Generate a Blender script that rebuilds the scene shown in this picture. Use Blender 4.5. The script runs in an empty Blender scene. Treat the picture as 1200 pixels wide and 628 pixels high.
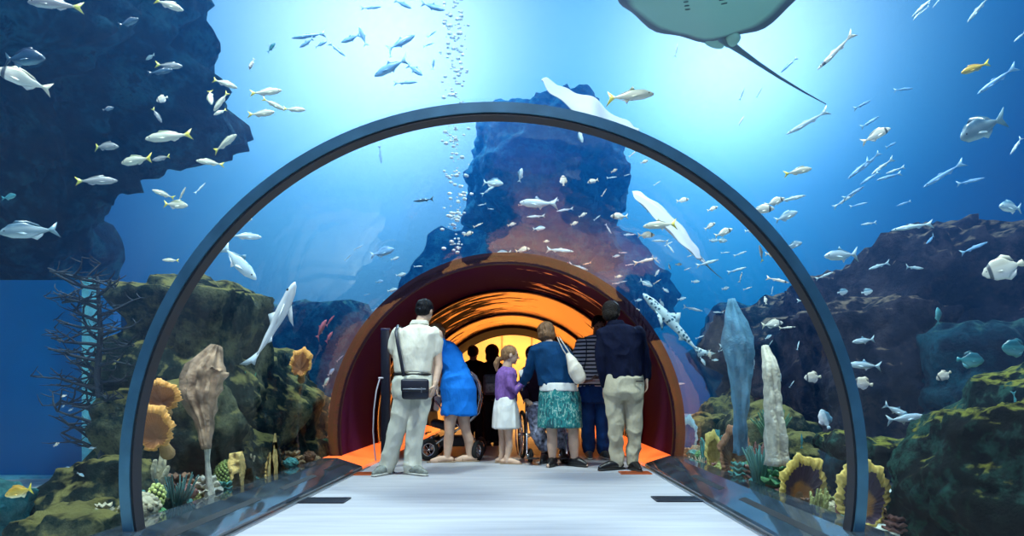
import bpy, bmesh, math, random
from mathutils import Vector, Matrix, noise, Quaternion
R = math.radians
F = 700.0                    # focal length in pixels of the 1200 px wide frame
VX, VY = 606.5, 460.0        # vanishing point of the tunnel axis
CAM = Vector((0.12, 0.0, 0.82))
TR, TZ = 1.845, 0.40         # tunnel arch radius and centre height
GL_OUT = TR + 0.075
scene = bpy.context.scene
col = scene.collection

# ------------------------------------------------------------------ helpers
def tag(o, label=None, cat=None, group=None, kind=None):
    if label: o['label'] = label
    if cat: o['category'] = cat
    if group: o['group'] = group
    if kind: o['kind'] = kind
    return o

def empty(name, loc=(0, 0, 0), rz=0):
    o = bpy.data.objects.new(name, None)
    o.empty_display_size = 0.1
    o.location = loc
    o.rotation_euler = (0, 0, rz)
    col.objects.link(o)
    return o

def link_mesh(name, me, m=None, parent=None, smooth=True):
    """Link a mesh; meshes made in world space are shifted under a parent's base."""
    if smooth:
        for p in me.polygons: p.use_smooth = True
    if m is not None:
        me.materials.clear(); me.materials.append(m)
    o = bpy.data.objects.new(name, me)
    col.objects.link(o)
    if parent is not None:
        o.parent = parent
    return o

def root_loc(o):
    v = Vector((0, 0, 0))
    while o is not None:
        v += o.location; o = o.parent
    return v

def obj(name, bm, m, parent=None, smooth=True, world=True, auto=None):
    me = bpy.data.meshes.new(name)
    if parent is not None and world:
        off = root_loc(parent)
        for v in bm.verts: v.co -= off
    bm.normal_update()
    bm.to_mesh(me); bm.free()
    o = link_mesh(name, me, m, parent, smooth)
    if auto is not None:
        me.set_sharp_from_angle(angle=R(auto))
    return o

def based(name, bm, m, loc, smooth=True, auto=None):
    """one-mesh thing whose origin sits at its base"""
    loc = Vector(loc)
    for v in bm.verts: v.co -= loc
    me = bpy.data.meshes.new(name)
    bm.normal_update(); bm.to_mesh(me); bm.free()
    o = link_mesh(name, me, m, None, smooth)
    o.location = loc
    if auto is not None: me.set_sharp_from_angle(angle=R(auto))
    return o

def add_box(bm, c, s, rot=None):
    c = Vector(c); vs = []
    for i in (-1, 1):
        for j in (-1, 1):
            for k in (-1, 1):
                v = Vector((i * s[0] / 2, j * s[1] / 2, k * s[2] / 2))
                if rot is not None: v = rot @ v
                vs.append(bm.verts.new(c + v))
    for f in ((0, 1, 3, 2), (4, 6, 7, 5), (0, 4, 5, 1), (2, 3, 7, 6), (0, 2, 6, 4), (1, 5, 7, 3)):
        bm.faces.new([vs[i] for i in f])
    return vs

def bevel_box(bm, c, s, b=0.01, rot=None, seg=2):
    t = bmesh.new()
    add_box(t, (0, 0, 0), s)
    bmesh.ops.recalc_face_normals(t, faces=t.faces)
    bmesh.ops.bevel(t, geom=t.edges[:], offset=b, segments=seg, affect='EDGES', profile=0.5)
    c = Vector(c)
    mp = {}
    for v in t.verts:
        p = v.co.copy()
        if rot is not None: p = rot @ p
        mp[v] = bm.verts.new(p + c)
    for f in t.faces: bm.faces.new([mp[v] for v in f.verts])
    t.free()

def frames(pts):
    pts = [Vector(p) for p in pts]
    n = len(pts); out = []
    prev = None
    for i in range(n):
        t = (pts[min(i + 1, n - 1)] - pts[max(i - 1, 0)])
        t = t.normalized() if t.length > 1e-9 else Vector((0, 0, 1))
        if prev is None:
            ref = Vector((0, 1, 0)) if abs(t.y) < 0.9 else Vector((1, 0, 0))
            a = ref.cross(t).normalized()
        else:
            a = (prev - t * prev.dot(t)).normalized()
        prev = a
        out.append((pts[i], a, t.cross(a).normalized(), t))
    return out

def add_tube(bm, pts, rad, seg=10, caps=True, k=2.0):
    """tapered tube, rad: number or list of r or (ra, rb); rounded ends when caps"""
    fr = frames(pts); n = len(fr)
    if not isinstance(rad, (list, tuple)): rad = [rad] * n
    rr = [(r, r) if not isinstance(r, (list, tuple)) else r for r in rad]
    rings = []
    def ring(c, a, b, ra, rb):
        vs = []
        for j in range(seg):
            th = 2 * math.pi * j / seg
            cx, sx = math.cos(th), math.sin(th)
            if k != 2.0:
                cx = math.copysign(abs(cx) ** (2 / k), cx); sx = math.copysign(abs(sx) ** (2 / k), sx)
            vs.append(bm.verts.new(c + a * (ra * cx) + b * (rb * sx)))
        return vs
    if caps:
        c, a, b, t = fr[0]; m_ = min(rr[0])
        for q in (80, 60, 35):
            rings.append(ring(c - t * m_ * math.sin(R(q)), a, b, rr[0][0] * math.cos(R(q)), rr[0][1] * math.cos(R(q))))
    for (c, a, b, t), (ra, rb) in zip(fr, rr): rings.append(ring(c, a, b, ra, rb))
    if caps:
        c, a, b, t = fr[-1]; m_ = min(rr[-1])
        for q in (35, 60, 80):
            rings.append(ring(c + t * m_ * math.sin(R(q)), a, b, rr[-1][0] * math.cos(R(q)), rr[-1][1] * math.cos(R(q))))
    for i in range(len(rings) - 1):
        for j in range(seg):
            bm.faces.new((rings[i][j], rings[i][(j + 1) % seg], rings[i + 1][(j + 1) % seg], rings[i + 1][j]))
    bm.faces.new(list(reversed(rings[0]))); bm.faces.new(rings[-1])

def add_ellipsoid(bm, c, r, rot=None, sub=2):
    t = bmesh.new()
    bmesh.ops.create_icosphere(t, subdivisions=sub, radius=1)
    mp = {}
    c = Vector(c)
    for v in t.verts:
        p = Vector((v.co.x * r[0], v.co.y * r[1], v.co.z * r[2]))
        if rot is not None: p = rot @ p
        mp[v] = bm.verts.new(p + c)
    for f in t.faces: bm.faces.new([mp[v] for v in f.verts])
    t.free()

def add_torus(bm, c, Rr, r, axis='X', seg=36, s2=8, rot=None):
    c = Vector(c); rings = []
    for i in range(seg):
        th = 2 * math.pi * i / seg; vs = []
        for j in range(s2):
            ph = 2 * math.pi * j / s2
            rad = Rr + r * math.cos(ph)
            p = (r * math.sin(ph), rad * math.cos(th), rad * math.sin(th))
            if axis == 'Y': p = (p[1], p[0], p[2])
            if axis == 'Z': p = (p[1], p[2], p[0])
            p = Vector(p)
            if rot is not None: p = rot @ p
            vs.append(bm.verts.new(c + p))
        rings.append(vs)
    for i in range(seg):
        a, b = rings[i], rings[(i + 1) % seg]
        for j in range(s2):
            bm.faces.new((a[j], b[j], b[(j + 1) % s2], a[(j + 1) % s2]))

def remeshed(bm, voxel, smooth=2, wrinkle=None, seed=0):
    """weld overlapping closed shapes into one continuous surface, return a mesh"""
    me = bpy.data.meshes.new('tmp'); bmesh.ops.recalc_face_normals(bm, faces=bm.faces)
    bm.to_mesh(me); bm.free()
    o = bpy.data.objects.new('tmp', me); col.objects.link(o)
    md = o.modifiers.new('r', 'REMESH'); md.mode = 'VOXEL'; md.voxel_size = voxel; md.use_smooth_shade = True
    if smooth:
        sm = o.modifiers.new('s', 'SMOOTH'); sm.iterations = smooth; sm.factor = 0.5
    dg = bpy.context.evaluated_depsgraph_get()
    ev = o.evaluated_get(dg)
    out = bpy.data.meshes.new_from_object(ev, depsgraph=dg)
    bpy.data.objects.remove(o, do_unlink=True); bpy.data.meshes.remove(me)
    if wrinkle:
        amp, sc, stretch = wrinkle
        ns = [v.normal.copy() for v in out.vertices]
        so = Vector((seed * 7.1, seed * 3.3, seed * 1.7))
        for v, n in zip(out.vertices, ns):
            p = v.co * sc; p = Vector((p.x, p.y, p.z * stretch)) + so
            w = noise.noise(p + noise.noise_vector(p * 0.5) * 0.8)
            w = 1 - abs(w) * 2.2
            v.co += n * (w * amp)
    return out

def solid(name, bm, voxel, m, parent=None, smooth=2, wrinkle=None, seed=0):
    me = remeshed(bm, voxel, smooth, wrinkle, seed)
    if parent is not None:
        off = root_loc(parent)
        for v in me.vertices: v.co -= off
    return link_mesh(name, me, m, parent)

def P(px, py, D, dy=0.0):
    """point seen at pixel (px, py) on the plane Y = D, then pushed dy along Y"""
    return Vector(((px - VX) * D / F + CAM.x, D + dy, CAM.z - (py - VY) * D / F))

def exit_depth(px, py):
    """distance at which the sight line leaves the tunnel tube"""
    u, v = (px - VX) / F, -(py - VY) / F
    a = u * u + v * v; bb = 2 * (u * CAM.x + v * (CAM.z - TZ)); c = CAM.x ** 2 + (CAM.z - TZ) ** 2 - (GL_OUT + 0.05) ** 2
    return (-bb + math.sqrt(bb * bb - 4 * a * c)) / (2 * a)
def adj(px, D, m=0.22):
    """distance at which a thing low beside the tunnel clears the glass"""
    u = (px - VX) / F
    return max(D, (GL_OUT + 0.03 + m - math.copysign(CAM.x, u)) / abs(u))

# ------------------------------------------------------------------ materials
MATS = {}
def nt(name):
    m = bpy.data.materials.new(name); m.use_nodes = True
    t = m.node_tree; t.nodes.clear()
    return m, t
def N(t, typ, **kw):
    n = t.nodes.new(typ)
    for k, v in kw.items():
        if k.startswith('i_'): n.inputs[k[2:].replace('_', ' ')].default_value = v
        else: setattr(n, k, v)
    return n
def ramp(t, fac, stops, interp='LINEAR'):
    r = t.nodes.new('ShaderNodeValToRGB'); r.color_ramp.interpolation = interp
    el = r.color_ramp.elements
    while len(el) > 1: el.remove(el[-1])
    el[0].position = stops[0][0]; el[0].color = (*stops[0][1], 1)
    for p, c in stops[1:]:
        e = el.new(p); e.color = (*c, 1)
    t.links.new(fac, r.inputs[0])
    return r.outputs[0]

def mat(name, c, rough=0.6, metal=0.0, var=0.12, scale=12, bump=0.0, bscale=60, spec=0.5, sheen=0.0, stretch=(1, 1, 1), emit=None, alpha=None):
    """plain procedural material: colour mottled by noise, optional fine bump"""
    if name in MATS: return MATS[name]
    m, t = nt(name)
    out = N(t, 'ShaderNodeOutputMaterial'); b = N(t, 'ShaderNodeBsdfPrincipled')
    t.links.new(b.outputs[0], out.inputs[0])
    tc = N(t, 'ShaderNodeTexCoord'); mp = N(t, 'ShaderNodeMapping'); mp.inputs['Scale'].default_value = stretch
    t.links.new(tc.outputs['Object'], mp.inputs[0])
    nz = N(t, 'ShaderNodeTexNoise'); nz.inputs['Scale'].default_value = scale; nz.inputs['Detail'].default_value = 5
    t.links.new(mp.outputs[0], nz.inputs['Vector'])
    lo = tuple(max(0, x * (1 - var)) for x in c); hi = tuple(min(1, x * (1 + var)) for x in c)
    t.links.new(ramp(t, nz.outputs[0], [(0.3, lo), (0.7, hi)]), b.inputs['Base Color'])
    b.inputs['Roughness'].default_value = rough; b.inputs['Metallic'].default_value = metal
    b.inputs['Specular IOR Level'].default_value = spec
    if sheen: b.inputs['Sheen Weight'].default_value = sheen
    if bump:
        n2 = N(t, 'ShaderNodeTexNoise'); n2.inputs['Scale'].default_value = bscale; n2.inputs['Detail'].default_value = 4
        t.links.new(mp.outputs[0], n2.inputs['Vector'])
        bp = N(t, 'ShaderNodeBump'); bp.inputs['Strength'].default_value = bump; bp.inputs['Distance'].default_value = 0.02
        t.links.new(n2.outputs[0], bp.inputs['Height']); t.links.new(bp.outputs[0], b.inputs['Normal'])
    if emit:
        b.inputs['Emission Color'].default_value = (*emit[0], 1); b.inputs['Emission Strength'].default_value = emit[1]
    MATS[name] = m
    return m

def rock_mat(name, dark, mid, light, moss, moss_amt=0.5, sc=2.2, rough=0.85):
    """stone with veins, patches and a crust of algae growing on the upward faces"""
    if name in MATS: return MATS[name]
    m, t = nt(name); L = t.links.new
    out = N(t, 'ShaderNodeOutputMaterial'); b = N(t, 'ShaderNodeBsdfPrincipled'); L(b.outputs[0], out.inputs[0])
    tc = N(t, 'ShaderNodeTexCoord')
    n1 = N(t, 'ShaderNodeTexNoise'); n1.inputs['Scale'].default_value = sc; n1.inputs['Detail'].default_value = 9; n1.inputs['Roughness'].default_value = 0.7
    L(tc.outputs['Object'], n1.inputs['Vector'])
    c1 = ramp(t, n1.outputs[0], [(0.36, dark), (0.48, mid), (0.60, light), (0.66, mid), (0.74, dark)])
    n2 = N(t, 'ShaderNodeTexVoronoi'); n2.inputs['Scale'].default_value = sc * 5
    nw = N(t, 'ShaderNodeTexNoise'); nw.inputs['Scale'].default_value = sc * 3; nw.inputs['Detail'].default_value = 6
    L(tc.outputs['Object'], nw.inputs['Vector']); L(nw.outputs['Color'], n2.inputs['Vector'])
    mx = N(t, 'ShaderNodeMix', data_type='RGBA', blend_type='MULTIPLY'); mx.inputs[0].default_value = 0.8
    L(c1, mx.inputs[6]); L(ramp(t, n2.outputs['Distance'], [(0.0, (0.35, 0.35, 0.35)), (0.4, (1, 1, 1))]), mx.inputs[7])
    ge = N(t, 'ShaderNodeNewGeometry'); sp = N(t, 'ShaderNodeSeparateXYZ'); L(ge.outputs['Normal'], sp.inputs[0])
    n3 = N(t, 'ShaderNodeTexNoise'); n3.inputs['Scale'].default_value = sc * 4; n3.inputs['Detail'].default_value = 6
    L(tc.outputs['Object'], n3.inputs['Vector'])
    ad = N(t, 'ShaderNodeMath', operation='MULTIPLY_ADD'); L(n3.outputs[0], ad.inputs[0]); ad.inputs[1].default_value = 1.6
    L(sp.outputs['Z'], ad.inputs[2])
    fac = ramp(t, ad.outputs[0], [(0.0, (0, 0, 0)), (0.001, (0, 0, 0)), (1.0, (0, 0, 0))])
    mr = N(t, 'ShaderNodeMapRange'); L(ad.outputs[0], mr.inputs[0])
    mr.inputs[1].default_value = 1.75 - moss_amt; mr.inputs[2].default_value = 2.05 - moss_amt
    m2 = N(t, 'ShaderNodeMix', data_type='RGBA'); L(mr.outputs[0], m2.inputs[0]); L(mx.outputs[2], m2.inputs[6])
    L(ramp(t, n3.outputs[0], [(0.35, tuple(x * 0.55 for x in moss)), (0.6, moss)]), m2.inputs[7])
    L(m2.outputs[2], b.inputs['Base Color']); b.inputs['Roughness'].default_value = rough; b.inputs['Specular IOR Level'].default_value = 0.08
    n4 = N(t, 'ShaderNodeTexNoise'); n4.inputs['Scale'].default_value = sc * 5; n4.inputs['Detail'].default_value = 9; n4.inputs['Roughness'].default_value = 0.75
    L(tc.outputs['Object'], n4.inputs['Vector'])
    bp = N(t, 'ShaderNodeBump'); bp.inputs['Strength'].default_value = 1.0; bp.inputs['Distance'].default_value = 0.22
    L(n4.outputs[0], bp.inputs['Height']); L(bp.outputs[0], b.inputs['Normal'])
    MATS[name] = m
    return m

# ------------------------------------------------------------------ camera
cd = bpy.data.cameras.new('camera'); cam = bpy.data.objects.new('camera', cd); col.objects.link(cam)
cam.location = CAM; cam.rotation_euler = (R(90), 0, 0)
cd.sensor_width = 36; cd.lens = 36 * F / 1200
cd.shift_x = (600 - VX) / 1200; cd.shift_y = (VY - 314) / 1200
cd.clip_start = 0.05; cd.clip_end = 200
scene.camera = cam
scene.view_settings.view_transform = 'Standard'
scene.view_settings.look = 'None'
scene.view_settings.exposure = 0.0
scene.view_settings.gamma = 1.0
scene.view_settings.use_curve_mapping = False
cy = scene.cycles
cy.use_denoising = True
cy.max_bounces = 7; cy.diffuse_bounces = 2; cy.glossy_bounces = 4; cy.transmission_bounces = 4
cy.volume_bounces = 0; cy.transparent_max_bounces = 24
cy.sample_clamp_indirect = 6; cy.sample_clamp_direct = 0
cy.caustics_reflective = False; cy.caustics_refractive = False
WATER = True; WATER_SC = 0.024; WATER_AB = 0.06
# ------------------------------------------------------------------ world: light of the water column and the lamps above it
def dirpx(px, py):
    return Vector(((px - VX) / F, 1.0, -(py - VY) / F)).normalized()
w = bpy.data.worlds.new('water_light'); scene.world = w; w.use_nodes = True
t = w.node_tree; t.nodes.clear(); L = t.links.new
wo = N(t, 'ShaderNodeOutputWorld'); bg = N(t, 'ShaderNodeBackground'); L(bg.outputs[0], wo.inputs[0])
tc = N(t, 'ShaderNodeTexCoord')
sp = N(t, 'ShaderNodeSeparateXYZ'); L(tc.outputs['Generated'], sp.inputs[0])
base = ramp(t, sp.outputs['Z'], [(0.0, (0.0, 0.02, 0.10)), (0.15, (0.0, 0.010, 0.07)), (0.38, (0.0, 0.012, 0.09)), (0.62, (0.003, 0.06, 0.26)), (1.0, (0.3, 0.6, 0.9))])
acc = base
def lobe(acc, d, power, colr):
    dt = N(t, 'ShaderNodeVectorMath', operation='DOT_PRODUCT'); L(tc.outputs['Generated'], dt.inputs[0]); dt.inputs[1].default_value = d
    mx = N(t, 'ShaderNodeMath', operation='MAXIMUM'); L(dt.outputs['Value'], mx.inputs[0]); mx.inputs[1].default_value = 0
    pw = N(t, 'ShaderNodeMath', operation='POWER'); L(mx.outputs[0], pw.inputs[0]); pw.inputs[1].default_value = power
    ml = N(t, 'ShaderNodeVectorMath', operation='SCALE'); ml.inputs[0].default_value = colr; L(pw.outputs[0], ml.inputs['Scale'])
    ad = N(t, 'ShaderNodeVectorMath', operation='ADD'); L(acc, ad.inputs[0]); L(ml.outputs[0], ad.inputs[1])
    return ad.outputs[0]
acc = lobe(acc, dirpx(455, 60), 70, (1.7, 1.1, 0.6))
acc = lobe(acc, dirpx(450, 80), 30, (0.25, 0.75, 0.95))
acc = lobe(acc, dirpx(400, 120), 19, (0.0, 0.20, 0.44))
acc = lobe(acc, dirpx(855, 75), 100, (1.6, 1.1, 0.6))
acc = lobe(acc, dirpx(855, 90), 42, (0.22, 0.75, 0.95))
acc = lobe(acc, dirpx(850, 150), 24, (0.0, 0.22, 0.44))
acc = lobe(acc, dirpx(850, 270), 40, (0.0, 0.16, 0.25))
acc = lobe(acc, dirpx(360, 260), 50, (0.22, 0.36, 0.34))
L(acc, bg.inputs[0]); bg.inputs[1].default_value = 1.0

# ------------------------------------------------------------------ arch strips
def arc_pts(rad, z0=0.12, n=72, cz=TZ):
    """arch outline from the left foot over the crown to the right foot"""
    a0 = math.asin((z0 - cz) / rad)
    return [(-rad * math.cos(a0 + (math.pi - 2 * a0) * i / n), cz + rad * math.sin(a0 + (math.pi - 2 * a0) * i / n)) for i in range(n + 1)]
def arch_slab(ri, ro, y0, y1, z0=0.12, n=96, ny=1):
    bm = bmesh.new()
    pi_, po = arc_pts(ri, z0, n), arc_pts(ro, z0, n)
    G = []
    for k in range(ny + 1):
        y = y0 + (y1 - y0) * k / ny
        G.append(([bm.verts.new((x, y, z)) for x, z in pi_], [bm.verts.new((x, y, z)) for x, z in po]))
    for k in range(ny):
        (a, b), (c, d) = G[k], G[k + 1]
        for i in range(n):
            bm.faces.new((a[i], a[i + 1], c[i + 1], c[i])); bm.faces.new((b[i], d[i], d[i + 1], b[i + 1]))
        bm.faces.new((a[0], c[0], d[0], b[0])); bm.faces.new((a[n], b[n], d[n], c[n]))
    for (a, b), fl in ((G[0], 0), (G[-1], 1)):
        for i in range(n):
            f = (a[i], b[i], b[i + 1], a[i + 1]); bm.faces.new(f if not fl else tuple(reversed(f)))
    bmesh.ops.recalc_face_normals(bm, faces=bm.faces)
    return bm

# acrylic: clear pane that mirrors at grazing angles, faintly rippled along the arch
def acrylic_mat(name, top, base_):
    m, t = nt(name); L = t.links.new
    out = N(t, 'ShaderNodeOutputMaterial'); mixs = N(t, 'ShaderNodeMixShader'); L(mixs.outputs[0], out.inputs[0])
    tr = N(t, 'ShaderNodeBsdfTransparent'); tr.inputs[0].default_value = (0.97, 0.99, 1, 1)
    gl = N(t, 'ShaderNodeBsdfGlossy'); gl.inputs['Roughness'].default_value = 0.015; gl.inputs['Color'].default_value = (1, 1, 1, 1)
    ge = N(t, 'ShaderNodeNewGeometry'); dt = N(t, 'ShaderNodeVectorMath', operation='DOT_PRODUCT')
    L(ge.outputs['Normal'], dt.inputs[0]); L(ge.outputs['Incoming'], dt.inputs[1])
    ab = N(t, 'ShaderNodeMath', operation='ABSOLUTE'); L(dt.outputs['Value'], ab.inputs[0])
    om = N(t, 'ShaderNodeMath', operation='SUBTRACT'); om.inputs[0].default_value = 1.0; L(ab.outputs[0], om.inputs[1])
    pw = N(t, 'ShaderNodeMath', operation='POWER'); L(om.outputs[0], pw.inputs[0]); pw.inputs[1].default_value = 5.0
    fr = N(t, 'ShaderNodeMath', operation='MULTIPLY_ADD'); L(pw.outputs[0], fr.inputs[0]); fr.inputs[1].default_value = top; fr.inputs[2].default_value = base_
    tc = N(t, 'ShaderNodeTexCoord'); mp = N(t, 'ShaderNodeMapping'); mp.inputs['Scale'].default_value = (1.5, 0.5, 1.5)
    L(tc.outputs['Object'], mp.inputs[0])
    nz = N(t, 'ShaderNodeTexNoise'); nz.inputs['Scale'].default_value = 3.0; nz.inputs['Detail'].default_value = 3
    L(mp.outputs[0], nz.inputs['Vector'])
    bp = N(t, 'ShaderNodeBump'); bp.inputs['Strength'].default_value = 0.12; bp.inputs['Distance'].default_value = 0.02
    L(nz.outputs[0], bp.inputs['Height']); L(bp.outputs[0], gl.inputs['Normal'])
    L(fr.outputs[0], mixs.inputs[0]); L(tr.outputs[0], mixs.inputs[1]); L(gl.outputs[0], mixs.inputs[2])
    return m
ACR = acrylic_mat('clear_acrylic', 0.42, 0.007); ACW = acrylic_mat('acrylic_wet_face', 0.25, 0.003)
def two_faced(o):
    o.data.materials.append(ACW)
    for p in o.data.polygons:
        c = p.center
        if math.hypot(c.x, c.z - TZ) > TR + 0.03: p.material_index = 1
YH = F / 232.0          # hoop
YM = F / 106.0          # where the opaque lining starts
YR1, YR2, YP0, YP1 = F / 85.0, F / 65.0, F / 55.0, F / 49.0
g = obj('window_1', arch_slab(TR, GL_OUT, -2.4, YH - 0.004, ny=12), ACR, auto=40); tag(g, 'clear curved acrylic tunnel panel nearest the viewer', kind='structure'); two_faced(g)
g = obj('window_2', arch_slab(TR, GL_OUT, YH + 0.024, YM - 0.05, ny=8), ACR, auto=40); tag(g, 'clear curved acrylic tunnel panel beyond the steel hoop', kind='structure'); two_faced(g)
hoopm = mat('hoop_blue_steel', (0.07, 0.20, 0.31), 0.28, 0.3, 0.2, 6)
h = obj('trim_1', arch_slab(TR - 0.022, TR + 0.03, YH - 0.03, YH + 0.03, 0.0, 128), hoopm, auto=40)
tag(h, 'blue-grey steel hoop ringing the tunnel between the clear panels', kind='structure')
gk = obj('gasket', arch_slab(TR - 0.034, TR - 0.020, YH - 0.022, YH + 0.05, 0.0, 128), mat('black_rubber', (0.015, 0.02, 0.03), 0.5), parent=h, auto=40)

# ------------------------------------------------------------------ floor, curbs
def floor_mat():
    m, t = nt('pale_floor'); L = t.links.new
    out = N(t, 'ShaderNodeOutputMaterial'); b = N(t, 'ShaderNodeBsdfPrincipled'); L(b.outputs[0], out.inputs[0])
    tc = N(t, 'ShaderNodeTexCoord'); mp = N(t, 'ShaderNodeMapping'); mp.inputs['Scale'].default_value = (0.5, 5, 1)
    L(tc.outputs['Object'], mp.inputs[0])
    n1 = N(t, 'ShaderNodeTexNoise'); n1.inputs['Scale'].default_value = 2.2; n1.inputs['Detail'].default_value = 6
    L(mp.outputs[0], n1.inputs['Vector'])
    n2 = N(t, 'ShaderNodeTexNoise'); n2.inputs['Scale'].default_value = 220; n2.inputs['Detail'].default_value = 2
    L(tc.outputs['Object'], n2.inputs['Vector'])
    c = ramp(t, n1.outputs[0], [(0.35, (0.39, 0.39, 0.43)), (0.65, (0.49, 0.49, 0.52))])
    mx = N(t, 'ShaderNodeMix', data_type='RGBA', blend_type='MULTIPLY'); mx.inputs[0].default_value = 0.5
    L(c, mx.inputs[6]); L(ramp(t, n2.outputs[0], [(0.3, (0.65, 0.65, 0.65)), (0.7, (1, 1, 1))]), mx.inputs[7])
    L(mx.outputs[2], b.inputs['Base Color']); b.inputs['Roughness'].default_value = 0.55; b.inputs['Specular IOR Level'].default_value = 0.25
    bp = N(t, 'ShaderNodeBump'); bp.inputs['Strength'].default_value = 0.3; bp.inputs['Distance'].default_value = 0.004
    L(n2.outputs[0], bp.inputs['Height']); L(bp.outputs[0], b.inputs['Normal'])
    return m
FX = 1.53
bm = bmesh.new(); add_box(bm, (0, 7.3, -0.06), (2 * FX, 19.4, 0.12)); fl = obj('floor', bm, floor_mat(), smooth=False)
tag(fl, 'pale grey tunnel walkway', kind='structure')
bm = bmesh.new(); add_box(bm, (0, 7.3, -0.32), (4.6, 19.4, 0.4)); tag(obj('trim_2', bm, mat('concrete_bed', (0.1, 0.12, 0.15)), smooth=False), 'concrete bed under the walkway', kind='structure')
curbm = mat('polished_dark_stone', (0.03, 0.045, 0.06), 0.06, 0.0, 0.5, 5, spec=1.0)
slotm = mat('slot_black', (0.004, 0.005, 0.008), 0.7)
glowm = mat('amber_glow_curb', (0.9, 0.22, 0.05), 0.3, emit=((1.0, 0.16, 0.03), 1.1))  # no lamp here: the curb's warm reflection is put in as glow
def curb(sx, y0, y1, m, name, label):
    prof = [(FX, -0.10), (FX, 0.035), (FX + 0.02, 0.045), (1.80, 0.125), (GL_OUT + 0.04, 0.125), (GL_OUT + 0.04, -0.10)]
    bm = bmesh.new()
    A = [bm.verts.new((sx * x, y0, z)) for x, z in prof]; B = [bm.verts.new((sx * x, y1, z)) for x, z in prof]
    n = len(prof)
    for i in range(n): bm.faces.new((A[i], A[(i + 1) % n], B[(i + 1) % n], B[i]))
    bm.faces.new(A); bm.faces.new(list(reversed(B)))
    bmesh.ops.recalc_face_normals(bm, faces=bm.faces)
    o = obj(name, bm, m, smooth=False); tag(o, label, kind='structure')
    return o
def slot(sx, y0, y1, par):
    # air slot lying in the sloped face of the curb
    bm = bmesh.new()
    sl = (0.125 - 0.045) / (1.80 - FX - 0.02)
    for (xa, xb) in ((1.655, 1.70),):
        vs = []
        for y in (y0, y1):
            for x in (xa, xb):
                z = 0.045 + (x - FX - 0.02) * sl
                vs.append(bm.verts.new((sx * x, y, z + 0.0015))); vs.append(bm.verts.new((sx * x, y, z - 0.006)))
        bm.faces.new((vs[0], vs[2], vs[6], vs[4])); bm.faces.new((vs[1], vs[5], vs[7], vs[3]))
        for a, b, c, d in ((0, 4, 5, 1), (2, 3, 7, 6), (0, 1, 3, 2), (4, 6, 7, 5)): bm.faces.new((vs[a], vs[b], vs[c], vs[d]))
    bmesh.ops.recalc_face_normals(bm, faces=bm.faces)
    obj('air_slot', bm, slotm, par, smooth=False)
for sx, s in ((-1, 'left'), (1, 'right')):
    c0 = curb(sx, -2.4, YM - 0.25 if sx < 0 else YM, curbm, 'baseboard_' + s, 'polished dark sloping curb along the %s edge of the walkway' % s)
    for y0, y1 in ((0.6, 2.4), (2.95, 4.15), (4.55, 5.3), (5.6, 6.2)): slot(sx, y0, y1, c0)
    bm = bmesh.new(); add_box(bm, (sx * (FX - 0.012), 2.1, 0.006), (0.024, 9.0, 0.012)); obj('edge_strip', bm, mat('aluminium_edge', (0.35, 0.38, 0.42), 0.3, 0.9), c0, smooth=False)
    c1 = curb(sx, YM - 0.25 if sx < 0 else YM, YP0, glowm, 'baseboard_far_' + s, 'stretch with painted-in amber glow of the %s curb beside the visitors' % s)
    c1.data.materials[0] = glowm

# floor grates
grm = mat('grate_dark', (0.012, 0.015, 0.03), 0.45, 0.3)
def grate(x, y, w, d, label, m=grm):
    t_ = empty('floor_grate', (x, y, 0)); tag(t_, label, 'grate', None)
    bm = bmesh.new(); add_box(bm, (x, y, 0.003), (w, d, 0.004)); obj('backing', bm, mat('grate_void', (0.003, 0.003, 0.006), 0.8), t_, smooth=False)
    bm = bmesh.new()
    for yy in (y - d / 2, y + d / 2): add_box(bm, (x, yy, 0.006), (w, 0.012, 0.010))
    for xx in (x - w / 2, x + w / 2): add_box(bm, (xx, y, 0.006), (0.012, d, 0.010))
    n = 22
    for i in range(1, n): add_box(bm, (x - w / 2 + w * i / n, y, 0.006), (0.007, d, 0.008))
    obj('grille', bm, m, t_, smooth=False)
def fl_at(px, py):
    D = CAM.z * F / (py - VY); return ((px - VX) * D / F + CAM.x, D)
ga = fl_at(380, 587); gb = fl_at(793, 585.5)
grate(ga[0], ga[1], 0.34, 0.20, 'dark ventilation grate in the pale floor near the left curb, front one')
grate(gb[0], gb[1], 0.34, 0.20, 'dark ventilation grate in the pale floor near the right curb, front one')
amg = mat('grate_orange_lit', (0.75, 0.16, 0.05), 0.35, 0.5)  # dark grate metal with the orange light put into its colour
ga = fl_at(434, 555.5); gb = fl_at(744, 554.5)
grate(ga[0], ga[1], 0.30, 0.18, 'reddish floor grate by the left shoe of the man in the cream shirt', amg)
grate(gb[0], gb[1], 0.30, 0.18, 'reddish floor grate at the heels of the man in khaki trousers', amg)

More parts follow.
